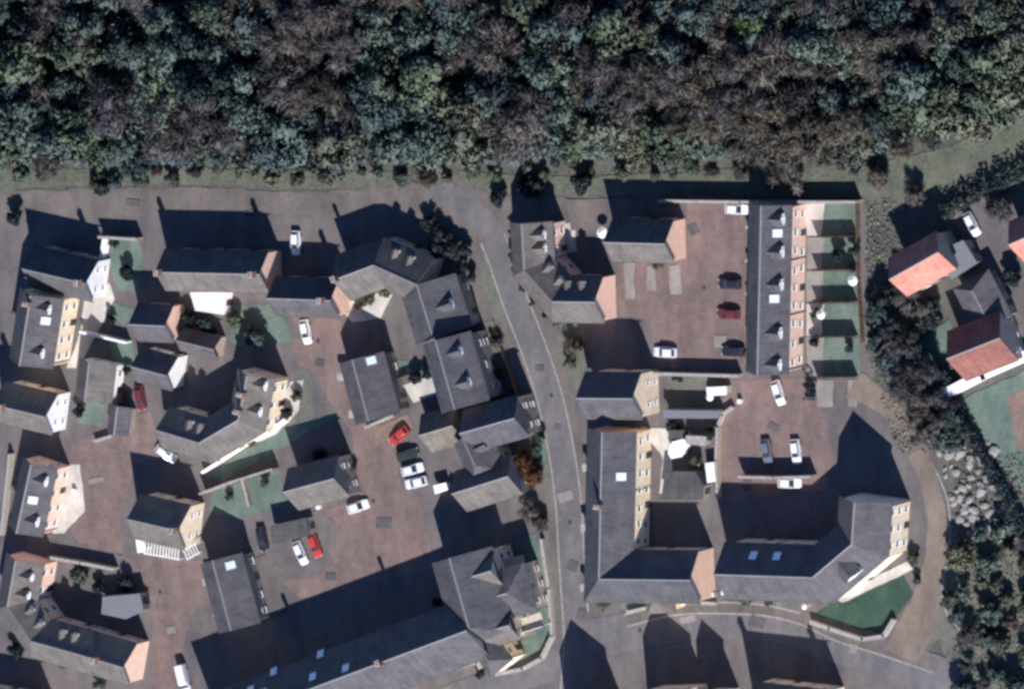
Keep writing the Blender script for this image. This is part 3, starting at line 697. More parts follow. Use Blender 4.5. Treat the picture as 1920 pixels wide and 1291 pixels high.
# ------------------------------------------------------------------ walls, fences, hedges
def garden_wall(name, label, pts, h, th, mat, cat='wall', group=None, cap=True):
    Q = [P(x, y, 0) for x, y in pts]; base = sum(Q, Vector())/len(Q); root = empty(name, base, label, cat, group)
    m = MB(); c = MB()
    for a, b in zip(Q, Q[1:]):
        a, b = a-base, b-base; d = b-a; L = d.length; rz = math.atan2(d.y, d.x); mid = (a+b)/2
        m.box((mid.x, mid.y, h/2-.1), (L+th*.5, th, h+.2), rz=rz); c.box((mid.x, mid.y, h+.05), (L+th*.5, th+.12, .09), rz=rz)
    link('masonry', m.me('masonry_mesh', [MAT[mat]], uv=True), root)
    if cap: link('coping', c.me('coping_mesh', [MAT['stone_pale'] if mat != 'white_render' else MAT['white_paint']]), root)
PANEL = None
def fence(label, pts, h=1.9, group=None):
    Q = [P(x, y, 0) for x, y in pts]; base = sum(Q, Vector())/len(Q); root = empty('garden_fence', base, label, 'fence', group)
    pm = MB().cyl((0,0,0), (0,0,h+.1), .07, .07, 6).me('fence_post_mesh', [MAT['timber']])
    bm_ = MB()
    for k in range(9): bm_.box((-.88+k*.22, (.015 if k%2 else -.015), h/2+.03), (.2,.03,h-.06))
    bm_ = bm_.me('fence_board_mesh', [MAT['timber']])
    for a, b in zip(Q, Q[1:]):
        d = b-a; L = d.length; n = max(1, round(L/2)); rz = math.atan2(d.y, d.x)
        for i in range(n):
            link('post', pm, root, a+d*(i/n)-base)
            o = link('fence_panel', bm_, root, a+d*((i+.5)/n)-base); o.rotation_euler.z = rz; o.scale.x = L/n/2
def leafquads(n, pts_fn, size, seed):
    rg = np.random.default_rng(seed)
    c = pts_fn(rg, n)
    a = rg.normal(size=(n,3)); a /= np.linalg.norm(a, axis=1)[:,None]
    b = rg.normal(size=(n,3)); b -= a*(a*b).sum(1)[:,None]; b /= np.linalg.norm(b, axis=1)[:,None]
    s = size*rg.uniform(.6, 1.4, (n,1)); asp = rg.uniform(.35, .9, (n,1))
    v = np.stack([c-a*s-b*s*asp*.3, c-b*s*asp, c+a*s, c+b*s*asp], 1).reshape(-1,3)
    return v, np.arange(n*4).reshape(-1,4)
def np_mesh(name, v, f, mats, mi=None):
    me = bpy.data.meshes.new(name)
    me.vertices.add(len(v)); me.vertices.foreach_set('co', np.asarray(v, dtype=np.float32).ravel())
    tot = sum(len(q) for q in f) if not isinstance(f, np.ndarray) else f.size
    if isinstance(f, np.ndarray):
        k = f.shape[1]; me.loops.add(f.size); me.loops.foreach_set('vertex_index', f.ravel().astype(np.int32))
        me.polygons.add(len(f)); me.polygons.foreach_set('loop_start', np.arange(0, f.size, k, dtype=np.int32))
        if mi is not None:
            me.clear_geometry(); me.vertices.add(len(v)); me.vertices.foreach_set('co', np.asarray(v, dtype=np.float32).ravel())
            li = np.concatenate([f.ravel(), mi.ravel()]).astype(np.int32); me.loops.add(len(li)); me.loops.foreach_set('vertex_index', li)
            ls = np.concatenate([np.arange(0, f.size, 4), f.size+np.arange(0, mi.size, 3)]).astype(np.int32)
            me.polygons.add(len(ls)); me.polygons.foreach_set('loop_start', ls)
    for m in mats: me.materials.append(m)
    me.update(calc_edges=True); me.validate(); return me
def hedge(label, pts, h, th, mat='leaf_hedge', group=None, dens=26):
    Q = [P(x, y, 0) for x, y in pts]; base = sum(Q, Vector())/len(Q); root = empty('hedge', base, label, 'hedge', group)
    vs_, fs = [], []; off = 0; stems = MB()
    for j, (a, b) in enumerate(zip(Q, Q[1:])):
        a, b = a-base, b-base; d = b-a; L = d.length; dn = d.normalized(); nn = Vector((-dn.y, dn.x, 0)); n = int(L*dens*max(1, h)*max(1, th*.7))
        def fn(rg, k):
            u = rg.uniform(0, L, k)[:,None]; w_ = rg.uniform(-.5, .5, k)[:,None]*th; z = rg.uniform(.05, 1, k)[:,None]*h
            z = z*(1+.12*np.sin(u*1.7)+.08*np.sin(u*4.1+1)); w_ = w_*(1+.25*np.sin(u*2.3))
            return np.array(a)+np.array(dn)*u+np.array(nn)*w_+np.array([0,0,1])*z
        v, f = leafquads(n, fn, .28, j+11); vs_.append(v); fs.append(f+off); off += len(v)
        for k in range(max(2, int(L/1.2))):
            p = a+d*((k+.5)/max(2, int(L/1.2))); stems.cyl((p.x,p.y,0), (p.x,p.y,h*.8), .06, .03, 5)
    link('foliage', np_mesh('hedge_foliage_mesh', np.vstack(vs_), np.vstack(fs), [MAT[mat]]), root)
    link('stem', stems.me('hedge_stem_mesh', [MAT['bark']]), root)

for i, (y, nm) in enumerate([(443,'uppermost'), (505,'second'), (566,'middle'), (630,'fourth'), (706,'lowest')]):
    fence(f'{nm} of the five cross fences dividing the striped gardens', [(1534,y-1), (1610,y-2)], 2.6, 'fences dividing the terrace gardens')
garden_wall('garden_wall', 'tall dark stone wall closing the north side of the right-hand car park', [(1248,374), (1400,376), (1616,376)], 2.8, .35, 'brown_stone')
fence('brown panel fence down the far end of the striped gardens', [(1612,376), (1614,520), (1622,640)], 1.8)
hedge('dark hedge between the lower courtyard and the striped gardens', [(1524,708), (1524,748)], 2.2, 1.4, 'leaf_dark')
hedge('thick dark hedge on the field boundary at the upper right edge', [(1776,398), (1850,356), (1960,302)], 3.0, 2.2, 'leaf_dark')
hedge('long dark hedge along the lower edge of the sloping lawn at the right', [(1800,760), (1836,830), (1880,905), (1925,990), (1960,1050)], 2.6, 2.0, 'leaf_dark')
hedge('dark clipped hedge on the upper side of the villa lawn', [(1700,636), (1770,594)], 2.2, 1.8, 'leaf_dark')
garden_wall('garden_wall', 'pale wall below the lawn beside the tall terrace', [(160,620), (204,630), (246,640)], 2.0, .3, 'white_render')
garden_wall('garden_wall', 'straight tall wall between the two parked cars and the shaded white car', [(1398,890), (1462,892), (1532,890)], 2.7, .3, 'brown_stone')
garden_wall('garden_wall', 'tall brown wall at the top of the lawn with the round dark tree', [(198,442), (268,446)], 2.6, .35, 'brown_stone')
garden_wall('garden_wall', 'pale stone wall around the curved foot of the dark green lawn', [(1526,1164), (1560,1176), (1622,1196), (1662,1190), (1680,1160)], 1.3, .5, 'garden_stone')
garden_wall('garden_wall', 'curved cream stone wall round the lawn corner at the lane foot', [(1020,1010), (1034,1100), (1040,1190), (1020,1232), (985,1252), (935,1262)], 1.1, .5, 'garden_stone')
garden_wall('garden_wall', 'cream stone wall with gap below the long bottom range', [(822,1262), (900,1238), (906,1250)], 1.2, .5, 'cream_stone')
garden_wall('garden_wall', 'white stepped wall climbing between the horseshoe terrace and the barn', [(385,884), (420,862), (470,830), (512,808), (545,780)], 1.3, .35, 'white_render')
garden_wall('garden_wall', 'tall dark stone wall along the top of the green walled gardens', [(388,922), (440,902), (524,876)], 2.8, .25, 'brown_stone')
garden_wall('garden_wall', 'low dark wall dividing the two green walled gardens', [(462,898), (474,946)], 1.5, .35, 'brown_stone')
garden_wall('garden_wall', 'bright white terrace wall below the dark red villa roof', [(1792,730), (1850,700), (1960,652)], 2.0, 1.6, 'white_render')
garden_wall('garden_wall', 'stone wall separating the second courtyard from the gardens to its left', [(1352,800), (1350,860), (1352,930)], 1.6, .35, 'brown_stone')
garden_wall('garden_wall', 'curved pale wall at the mouth of the second courtyard', [(1350,800), (1360,775), (1378,762)], 1.2, .4, 'garden_stone')
garden_wall('garden_wall', 'white wall beside the round dark tree left of the long house', [(206,442), (199,480)], 1.8, .6, 'white_render')
garden_wall('garden_wall', 'curved stone wall at the lane corner below the L-shaped terrace', [(1180,1146), (1250,1130), (1310,1128), (1345,1130)], .9, .4, 'garden_stone')
garden_wall('garden_wall', 'white front wall between the peach ended L-shaped terrace and the road', [(1266,1134), (1312,1120), (1342,1112)], 1.2, .6, 'white_render')
garden_wall('garden_wall', 'pale wall at the villa driveway beside the parked white car', [(1784,394), (1836,366)], 1.1, .35, 'garden_stone')
garden_wall('garden_wall', 'short pale stone wall at the courtyard mouth beside the maroon cars', [(182,826), (214,816)], 1.1, .4, 'garden_stone')
garden_wall('garden_wall', 'pale stone wall in front of the grey terrace above the red car', [(690,800), (742,778)], 1.1, .4, 'garden_stone')
garden_wall('garden_wall', 'wall running down behind the left-edge terrace beside the narrow path', [(26,850), (10,1000)], 1.6, .4, 'garden_stone')
garden_wall('garden_wall', 'dark yard wall below the right-hand car park', [(1232,698), (1392,702)], 2.2, .4, 'brown_stone')
garden_wall('garden_wall', 'dark yard wall between the left-edge terrace and the bottom left horseshoe', [(100,1042), (160,1052), (222,1064)], 2.0, .4, 'brown_stone')
fence('timber fence dividing the back yards of the courtyard row', [(742,712), (800,690)], 1.6)
fence('timber fence along the lane behind the dormered grey terrace', [(930,612), (962,700), (985,780)], 1.4)
for i, y in enumerate((432,494,556,620,682)):
    garden_wall('porch_wall', f'low pale party wall number {["one","two","three","four","five"][i]} from the top on the car park side of the straight terrace', [(1406,y-7), (1432,y-7)], 1.6, .35, 'garden_stone', 'wall', 'party walls in front of the straight terrace')

# ------------------------------------------------------------------ trees
def soften(me, nrm):
    me.polygons.foreach_set('use_smooth', [True]*len(me.polygons))
    me.normals_split_custom_set_from_vertices(nrm.tolist())
def ico():
    import bmesh
    b = bmesh.new(); bmesh.ops.create_icosphere(b, subdivisions=3, radius=1); b.verts.ensure_lookup_table()
    v = np.array([tuple(x.co) for x in b.verts]); f = np.array([[x.index for x in q.verts] for q in b.faces]); b.free(); return v, f
ICO = ico()
def crown_mesh(seed, style):
    rg = np.random.default_rng(seed)
    R = 1.0
    nb = 26
    cen = rg.normal(size=(nb,3)); cen /= np.linalg.norm(cen, axis=1)[:,None]; cen *= rg.uniform(.25, .95, (nb,1))
    cen[:,2] = cen[:,2]*.75; cen[:,:2] *= rg.uniform(.8, 1.12, (1,2))
    rad = rg.uniform(.16, .36, nb)
    n = 4200
    def fn(r, k):
        idx = r.integers(0, nb, k); d = r.normal(size=(k,3)); d /= np.linalg.norm(d, axis=1)[:,None]
        rr = rad[idx][:,None]*r.uniform(.55, 1.3, (k,1))
        return cen[idx]+d*rr
    v, f = leafquads(n, fn, .085 if style == 'leafy' else .10, seed+5)
    if style == 'bare':
        # twigs: thin slivers pointing outwards from the crown's foot
        c = fn(rg, n); o = np.array([0,0,-.9]); d = c-o; d /= np.linalg.norm(d, axis=1)[:,None]; d += rg.normal(size=d.shape)*.45; d /= np.linalg.norm(d, axis=1)[:,None]
        s = np.cross(d, rg.normal(size=d.shape)); s /= np.linalg.norm(s, axis=1)[:,None]
        L = rg.uniform(.08, .24, (n,1)); wd = rg.uniform(.010, .024, (n,1))
        v = np.stack([c-d*L-s*wd, c-d*L+s*wd, c+d*L+s*wd*.4, c+d*L-s*wd*.4], 1).reshape(-1,3); f = np.arange(n*4).reshape(-1,4)
    ctr = v.reshape(-1,4,3).mean(1); j = np.argmin(((ctr[:,None,:]-cen[None])**2).sum(2), 1)
    a = ctr-cen[j]; a /= np.linalg.norm(a, axis=1)[:,None]+1e-6; b = ctr/(np.linalg.norm(ctr, axis=1)[:,None]+1e-6)
    nn = a*.45+b*.45+np.array([0,0,.4])+rg.normal(size=a.shape)*.35; nn /= np.linalg.norm(nn, axis=1)[:,None]
    nn = np.repeat(nn, 4, 0)
    # leaf masses inside each clump
    bv, bf = ICO; tri = []; vv_ = [v]; nr = [nn]; off = len(v)
    for i in range(nb):
        d = np.array([1+.55*noise.noise(Vector(p)*1.6+Vector((i*3.1, seed, 0)))+.30*noise.noise(Vector(p)*4.5+Vector((seed, i*2.7, 0))) for p in bv])[:,None]
        rr = rad[i]*(.98 if style == 'leafy' else .5)
        rr = rr*np.array([rg.uniform(.65,1.3), rg.uniform(.65,1.3), rg.uniform(.55,.9)])*.85; q = cen[i]+bv*d*rr; vv_.append(q)
        m_ = bv*.5+.35*q/(np.linalg.norm(q, axis=1)[:,None]+1e-6)+np.array([0,0,.25])+rg.normal(size=q.shape)*.35
        nr.append(m_/np.linalg.norm(m_, axis=1)[:,None]); tri.append(bf+off); off += len(q)
    return np.vstack(vv_), f, cen, np.vstack(nr), np.vstack(tri)
def trunk_mesh(seed, cen):
    m = MB(); m.cyl((0,0,-2.6), (0,0,-.5), .085, .055, 7)
    for c in cen[:12]:
        c = Vector(c)*.85; mid = Vector((c.x*.4, c.y*.4, -.35+c.z*.3))
        m.cyl((0,0,-.6), mid, .05, .03, 5); m.cyl(mid, c, .03, .008, 4)
    return m
TREES = {}
for st in ('leafy', 'bare'):
    TREES[st] = []
    for k in range(6):
        v, f, cen, nn, tri = crown_mesh(100+k+(50 if st == 'bare' else 0), st)
        cm = np_mesh(f'crown_mesh', v, f, [MAT['leaf_teal']], tri); soften(cm, nn); tm = trunk_mesh(k, cen).me('trunk_mesh', [MAT['bark']])
        TREES[st].append((cm, tm))
def tree(px, py, r, h, mat, style, label, cat='tree', group=None, name=None):
    """px,py = where the middle of the crown is seen; h = crown centre height, r = crown radius"""
    c = P(px, py, h); base = Vector((c.x, c.y, 0))
    rz = random.uniform(0, 6.28)
    root = empty(name or ('tree' if cat == 'tree' else 'shrub'), base, label, cat, group, rz)
    cm, tm = random.choice(TREES[style])
    sz = r*random.uniform(.8, 1.05)
    o = link('crown', cm, root, (0,0,h), MAT[mat]); o.scale = (r, r*random.uniform(.85, 1.1), sz)
    t_ = link('trunk', tm, root, (0,0,h)); t_.scale = (r, r, h/2.55)
    return root

# the wood
LEAF = {'leaf_teal': ('dark teal green', 'leafy'), 'leaf_green': ('dark green', 'leafy'), 'leaf_purple': ('purple grey bare', 'bare'), 'leaf_brown': ('brown bare', 'bare'),
        'leaf_olive': ('olive green', 'leafy'), 'leaf_lime': ('bright lime green', 'leafy'), 'leaf_dark': ('near-black green', 'leafy'), 'leaf_rust': ('rust brown', 'bare')}
def colpick(x, y):
    a = noise.noise(Vector((x*.006, y*.008, 3.3))); b = noise.noise(Vector((x*.013, y*.015, 9.1)))+random.uniform(-.25, .25)
    if y > 215 and x > 1150 and random.random() < .6: return random.choice(['leaf_olive', 'leaf_brown', 'leaf_brown'])
    if x < 950 and random.random() < .35: return 'leaf_teal'
    if b > .33: return 'leaf_purple'
    if b < -.38: return 'leaf_dark'
    if a > .16: return 'leaf_olive' if random.random() < .45 else 'leaf_green'
    if a < -.18: return 'leaf_brown' if random.random() < .25 else 'leaf_purple'
    return random.choice(['leaf_teal', 'leaf_teal', 'leaf_purple', 'leaf_green'])
cols = ['far left house', 'long house', 'short peach house', 'bent terrace', 'lane bend', 'upper horseshoe', 'car park', 'straight terrace', 'striped gardens', 'salmon villa', 'right edge']
rows = ['back edge', 'second tier', 'third tier', 'fourth tier', 'fifth tier', 'sixth tier', 'seventh tier', 'eighth tier', 'front edge']
y = -50; row = 0; cnt = 0
while y < 322:
    x = -60+(row % 2)*30
    while x < 1990:
        jx, jy = x+random.uniform(-20,20), y+random.uniform(-16,16)
        lim = 318 if jx < 1000 else (306 if jx < 1640 else 306-(jx-1640)*.32)
        if jy < lim-8 and noise.noise(Vector((jx*.012, jy*.02, 5.5))) < .42:
            mt = colpick(jx, jy); edge = jy > lim-45
            r = random.uniform(2.9, 5.4)*(0.65 if edge else 1); h = random.uniform(7.5, 11.5)*(0.36 if edge else 1)
            wd, st = LEAF[mt]
            ci = min(10, max(0, int(jx/1920*11))); ri = min(8, max(0, int((jy+50)/41)))
            sz = 'big' if r > 3.7 else ('small' if r < 2.5 else 'medium')
            tree(jx, jy, r, h, mt, st, f'{sz} {wd} tree, {rows[ri]} of the wood, above the {cols[ci]}', 'tree', f'{wd} trees of the wood, {rows[ri]}, {cols[ci]}, {sz}', 'woodland_tree'); cnt += 1
        x += 62
    y += 40; row += 1
tree(1405, 52, 3.6, 10, 'leaf_lime', 'leafy', 'bright lime green tree in the upper right of the wood', name='woodland_tree')
print('wood trees', cnt)

# other trees and shrubs: px, py, radius, crown height, leaf, label
OT = [
 (800,418,1.7,1.8,'leaf_dark','dark evergreen on the verge bend, first of the line behind the bent terrace'), (826,438,1.8,2.2,'leaf_dark','dark evergreen on the verge bend, second of the line'), (818,468,1.6,2.0,'leaf_dark','dark evergreen nearest the bent terrace at the verge bend'), (868,470,1.5,2.0,'leaf_dark','dark evergreen on the verge bend, third of the line'), (884,520,1.2,1.6,'leaf_dark','dark evergreen at the lane side of the broad grey house'),
 (350,596,1.5,1.8,'leaf_dark','dark garden bush, upper left of four beside the white canopy'), (384,600,1.6,1.8,'leaf_dark','dark garden bush, upper right of four beside the white canopy'), (352,622,1.4,1.5,'leaf_dark','dark garden bush, lower left of four beside the white canopy'), (392,626,1.5,1.5,'leaf_dark','dark garden bush, lower right of four beside the white canopy'),
 (1462,330,3.6,4.2,'leaf_purple','purple grey bare tree overhanging the hedge north of the straight terrace'),
 (238,512,1.5,1.6,'leaf_dark','round near-black shrub on the lawn left of the long house'), (212,454,1.1,1.3,'leaf_dark','small dark shrub in the top left corner of the lawn with the round shrub'),
 (190,350,1.8,1.5,'leaf_dark','dark bush on the verge above the far left house'), (28,408,1.8,2.2,'leaf_dark','dark bush beside the far left house by the track'),
 (780,706,1.3,1.7,'leaf_dark','dark shrub in the back yard left of the dormered grey terrace'), (800,700,1.1,1.6,'leaf_dark','smaller dark shrub right beside the yard fence'),
 (868,500,1.0,1.6,'leaf_dark','clipped dark garden shrub inside the bend of the track'), (846,470,1.6,2.6,'leaf_dark','dark evergreen at the lane bend behind the bent terrace'),
 (976,868,2.5,2.4,'leaf_rust','large rust brown shrub beside the lane'), (1000,890,1.9,1.8,'leaf_rust','smaller rust brown shrub beside the lane wall'), (945,862,1.6,2.2,'leaf_dark','dark bush between the pointed hip and the rust shrubs'),
 (990,955,2.0,2.0,'leaf_purple','bare twiggy bush on the lane verge below the rust shrubs'), (1012,978,1.5,1.6,'leaf_brown','small brown bush on the lane verge'),
 (1075,648,1.9,1.8,'leaf_brown','brown shrub on the verge right of the lane'), (1068,680,1.3,1.3,'leaf_olive','small olive shrub on the verge right of the lane'), (1048,600,1.4,1.3,'leaf_olive','olive shrub below the upper horseshoe terrace'),
 (962,432,1.0,1.6,'leaf_dark','dark column shrub beside the west side of the upper horseshoe terrace'), (962,480,1.1,1.8,'leaf_dark','second dark column shrub on the west side of the upper horseshoe'), (966,505,.9,1.4,'leaf_dark','lowest dark shrub on the west side of the upper horseshoe'),
 (980,540,.7,.9,'leaf_dark','small dark bush on the lane edge, first below the horseshoe corner'), (1000,566,.7,.9,'leaf_dark','small dark bush on the lane edge, second below the horseshoe corner'), (1024,588,.8,1.0,'leaf_dark','small dark bush on the lane edge, third below the horseshoe corner'),
 (935,372,1.8,1.6,'leaf_dark','dark scrub at the corner where the lane meets the wood'), (1000,350,2.2,1.8,'leaf_dark','dark scrub behind the upper horseshoe terrace'), (1088,344,2.2,2.6,'leaf_dark','dark evergreen bush behind the brown yard'),
 (1235,492,1.2,1.1,'leaf_olive','small olive shrub in the planter at the top of the car park'), (1190,478,.9,.9,'leaf_brown','small brown shrub left of the car park planter'),
 (1572,478,1.4,1.8,'leaf_dark','round dark tree in the second striped garden'), (1604,470,1.2,1.6,'leaf_dark','dark bush at the end of the second striped garden'), (1530,590,1.1,1.3,'leaf_green','green bush on the patio of the fourth striped garden'), (1528,640,1.2,1.4,'leaf_dark','dark bush on the patio of the lowest striped garden'),
 (1592,654,.7,1.2,'leaf_dark','slim dark shrub on the lowest striped lawn'),
 (1190,1120,1.4,1.4,'leaf_dark','dark bush at the lane corner below the L-shaped terrace'), (1135,1130,1.5,1.4,'leaf_olive','olive bush at the lane corner'), (1398,1122,1.2,1.0,'leaf_green','green shrub in front of the curved terrace'), (1372,1118,.9,.8,'leaf_olive','small olive shrub in front of the curved terrace'), (1440,1126,.9,.8,'leaf_green','second green shrub in front of the curved terrace'),
 (1720,1086,1.0,1.2,'leaf_olive','olive shrub beside the bright end wall of the curved terrace'), (1712,1048,1.2,1.2,'leaf_green','green shrub by the track next to the curved terrace'),
 (1270,708,1.0,1.4,'leaf_dark','dark shrub in the garden behind the yellow gabled house'), (1302,862,1.4,1.8,'leaf_olive','olive tree in the yard beside the white canopy'), (1262,800,1.2,1.4,'leaf_dark','dark shrub beside the small dark shed'), (1330,812,1.3,1.6,'leaf_dark','dark shrub near the second courtyard wall'),
 (440,600,1.7,1.6,'leaf_green','green bush on the lawn behind the white canopy'), (480,630,2.1,2.2,'leaf_teal','teal tree on the lawn above the horseshoe terrace'), (690,560,1.3,1.2,'leaf_olive','olive shrub in the yard of the bent terrace'), (672,575,1.0,1.0,'leaf_brown','brown shrub in the yard of the bent terrace'), (722,548,1.0,1.0,'leaf_olive','small olive shrub at the right of the bent terrace yard'),
 (205,600,1.2,1.6,'leaf_dark','dark bush between the cottage and the tall terrace'), (146,770,1.3,1.5,'leaf_dark','dark bush in front of the cream windowed gable'), (238,694,1.0,1.4,'leaf_dark','round dark bush beside the white gabled cottage'), (205,740,1.2,1.4,'leaf_purple','bare bush by the narrow lawn'),
 (556,742,1.1,1.2,'leaf_olive','olive shrub in front of the bright horseshoe front'), (536,775,1.2,1.3,'leaf_dark','dark shrub by the stepped white wall'), (470,826,1.1,1.1,'leaf_olive','olive shrub halfway down the stepped white wall'), (410,852,1.2,1.1,'leaf_olive','olive shrub near the foot of the stepped white wall'), (600,850,1.5,1.5,'leaf_brown','brown scrub at the barn corner'), (655,880,1.4,1.2,'leaf_brown','brown scrub beside the brown courtyard track'),
 (495,905,.9,1.3,'leaf_green','small green tree in the right-hand walled garden'), (430,930,.9,.9,'leaf_green','low green bush in the left-hand walled garden'),
 (150,1075,1.7,1.7,'leaf_green','green shrub in the yard of the bottom left horseshoe'), (185,1100,1.4,1.6,'leaf_dark','dark shrub in the yard of the bottom left horseshoe'), (235,1092,1.8,1.4,'leaf_dark','dark hedge shrub around the blue grey garage'), (270,1125,1.3,1.4,'leaf_dark','dark shrub at the right of the blue grey garage'),
 (120,1245,1.0,.9,'leaf_green','green shrub on the verge in the bottom left corner'), (30,1220,1.7,1.2,'leaf_dark','dark bush at the left edge near the bottom'), (190,1280,1.4,1.1,'leaf_green','green bush at the bottom edge near the peach gable'),
 (1715,365,2.0,2.4,'leaf_purple','bare shrub behind the salmon roofed villa'), (1646,330,2.2,2.2,'leaf_purple','bare tree at the corner of the striped gardens'),
 (1745,570,1.5,1.6,'leaf_dark','dark shrub on the upper corner of the villa lawn'), (1765,705,1.6,2.0,'leaf_dark','dark shrub beside the dark red villa roof'),
 (1896,520,1.6,1.8,'leaf_dark','dark shrub in the villa forecourt'), (1870,390,2.4,2.2,'leaf_purple','bare round tree at the top of the villa driveway'),
 (820,1130,1.0,1.4,'leaf_dark','dark shrub at the north-west corner of the grey wing'), (900,1262,1.0,1.0,'leaf_dark','dark shrub by the gap in the cream wall'), (962,1214,1.2,1.2,'leaf_green','green shrub on the curved lawn'),
 (1012,820,1.3,1.4,'leaf_green','green bush by the lane beside the cross-gabled house'), (1006,842,1.2,1.2,'leaf_teal','teal bush by the lane above the rust shrubs'), (930,640,1.2,1.3,'leaf_brown','brown bush at the lane fence'), (938,700,1.2,1.2,'leaf_brown','second brown bush at the lane fence'), (960,740,1.3,1.3,'leaf_purple','bare bush at the lane fence'),
]
for (x, y, r, h, mt, lb) in OT: tree(x, y, r, h, mt, LEAF[mt][1], lb, 'tree' if 'tree' in lb or 'evergreen' in lb else 'shrub')
# scrub trees right-hand side
SC = []
for k in range(24):
    for _ in range(30):
        x = random.uniform(1630, 1820); y = random.uniform(545, 835)
        u = (y-380)/450
        lo, hi = 1636+max(0, y-640)*.5, 1712+max(0, y-610)*.45
        if lo < x < hi and all((x-a)**2+(y-b)**2 > 24**2 for a, b in SC): SC.append((x, y)); break
for (x, y) in SC:
    mt = random.choice(['leaf_purple', 'leaf_purple', 'leaf_teal', 'leaf_purple', 'leaf_teal'])
    r = random.uniform(1.6, 2.9); wd, st = LEAF[mt]
    pos = ['beside the fourth striped garden', 'beside the lowest striped garden', 'left of the villa lawn', 'below the villa lawn', 'left of the white parasol', 'above the bend of the track', 'just above the boulder heap'][sum(y > k_ for k_ in (590,640,690,730,770,805))]
    wd = ('large ' if r > 2.5 else ('small ' if r < 2.0 else 'mid-sized '))+wd
    tree(x, y, r, random.uniform(2.6, 5), mt, st, f'{wd} scrub tree {pos}', 'tree', f'{wd} scrub trees {pos}', 'scrub_tree')
SC2 = []
for k in range(28):
    for _ in range(30):
        x = random.uniform(1775, 1935); y = random.uniform(985, 1300)
        if x > 1800-20*math.sin((y-985)/100) and all((x-a)**2+(y-b)**2 > 27**2 for a, b in SC2): SC2.append((x, y)); break
for (x, y) in SC2:
    mt = random.choice(['leaf_teal', 'leaf_olive', 'leaf_teal', 'leaf_green', 'leaf_purple', 'leaf_olive']); wd, st = LEAF[mt]
    pos = ['just below the boulder heap', 'second tier down', 'third tier down', 'fourth tier down', 'in the bottom right corner'][sum(y > k_ for k_ in (1040,1100,1160,1225))]+(', track side' if x < 1850 else ', far side')
    tree(x, y, random.uniform(1.2, 2.7), random.uniform(1.3, 3), mt, st, f'{wd} tree {pos}, lower right copse', 'tree', f'{wd} trees of the lower right copse, {pos}', 'copse_tree')

# undergrowth and rough grass as uncountable stuff
def scatter(name, polyfn, n, size, mat, hmax, seed):
    rg = np.random.default_rng(seed); pts = []
    while len(pts) < n:
        x, y = polyfn(rg); p = P(x, y, 0); pts.append((p.x, p.y, rg.uniform(0, hmax)))
    pts = np.array(pts)
    v, f = leafquads(n, lambda r, k: pts, size, seed)
    o = link(name, np_mesh(name+'_mesh', v, f, [MAT[mat]])); o['kind'] = 'stuff'; return o
def inwood(r):
    x = r.uniform(-60, 1980); top = 306 if x < 1000 else (294 if x < 1640 else 290-(x-1640)*.3)
    return x, r.uniform(-120, top)
scatter('undergrowth', inwood, 60000, .48, 'leaf_teal', 4.5, 3)
scatter('dead_bracken', inwood, 34000, .42, 'leaf_brown', 3.5, 4)
def edge(r):
    x = r.uniform(-60, 1900); b = 335 if x < 1000 else (330 if x < 1640 else 330-(x-1640)*.3)
    return x, b+r.normal()*11
scatter('rough_grass', edge, 7000, .16, 'leaf_grass', .12, 5)
VG = []
for k in range(46):
    for _ in range(30):
        x = random.uniform(-10, 1640); b = 330 if x < 1000 else 320
        y = random.uniform(b-18, b+12)
        if all((x-a)**2+(y-c_)**2 > 28**2 for a, c_ in VG): VG.append((x, y)); break
for (x, y) in VG:
    mt = random.choice(['leaf_olive', 'leaf_green', 'leaf_teal', 'leaf_brown', 'leaf_olive']); wd, st = LEAF[mt]
    ci = min(10, max(0, int(x/1920*11)))
    tree(x, y, random.uniform(.7, 1.7), random.uniform(.5, 1.2), mt, st, f'low {wd} verge bush above the {cols[ci]}, foot of the wood', 'shrub', f'low {wd} verge bushes above the {cols[ci]}', 'verge_bush')
def scrubfn(r):
    while True:
        x = r.uniform(1625, 1940); y = r.uniform(380, 1300)
        if y < 850 and 1625+max(0, y-650)*.3 < x < 1700+max(0, y-600)*.5: return x, y
        if y >= 850 and x > 1790: return x, y
scatter('scrub_undergrowth', scrubfn, 9000, .22, 'leaf_grass', .5, 6)

# ------------------------------------------------------------------ boulders
def boulder_mesh(seed):
    import bmesh
    b = bmesh.new(); bmesh.ops.create_icosphere(b, subdivisions=2, radius=1)
    for v in b.verts:
        k = 1+.35*noise.noise(v.co*1.3+Vector((seed*5,0,0))); v.co *= k; v.co.z *= .6
    me = bpy.data.meshes.new('boulder_mesh'); b.to_mesh(me); b.free(); me.materials.append(MAT['kerb_stone']); return me
BM = [boulder_mesh(k) for k in range(5)]
pl = []
for k in range(64):
    for _ in range(40):
        x = random.uniform(1755, 1905); y = random.uniform(825, 1010)
        c = 1790+(y-838)*.38
        if abs(x-c-15) < 58 and all((x-a)**2+(y-b)**2 > 10**2 for a, b in pl): pl.append((x, y)); break
for (x, y) in pl:
    s = random.uniform(.45, 1.15); p = P(x, y, 0)
    o = link('boulder', random.choice(BM), None, (p.x, p.y, s*.3)); o.scale = (s, s*random.uniform(.6,1), s); o.rotation_euler = (random.uniform(-.3,.3), random.uniform(-.3,.3), random.uniform(0,6))
    side = 'upper part' if y < 890 else ('middle' if y < 945 else 'lower part')
    tag(o, f'{"large" if s > .8 else "small"} pale boulder in the {side} of the heap beside the curved track', 'boulder', f'{"large" if s > .8 else "small"} boulders, {side} of the heap')

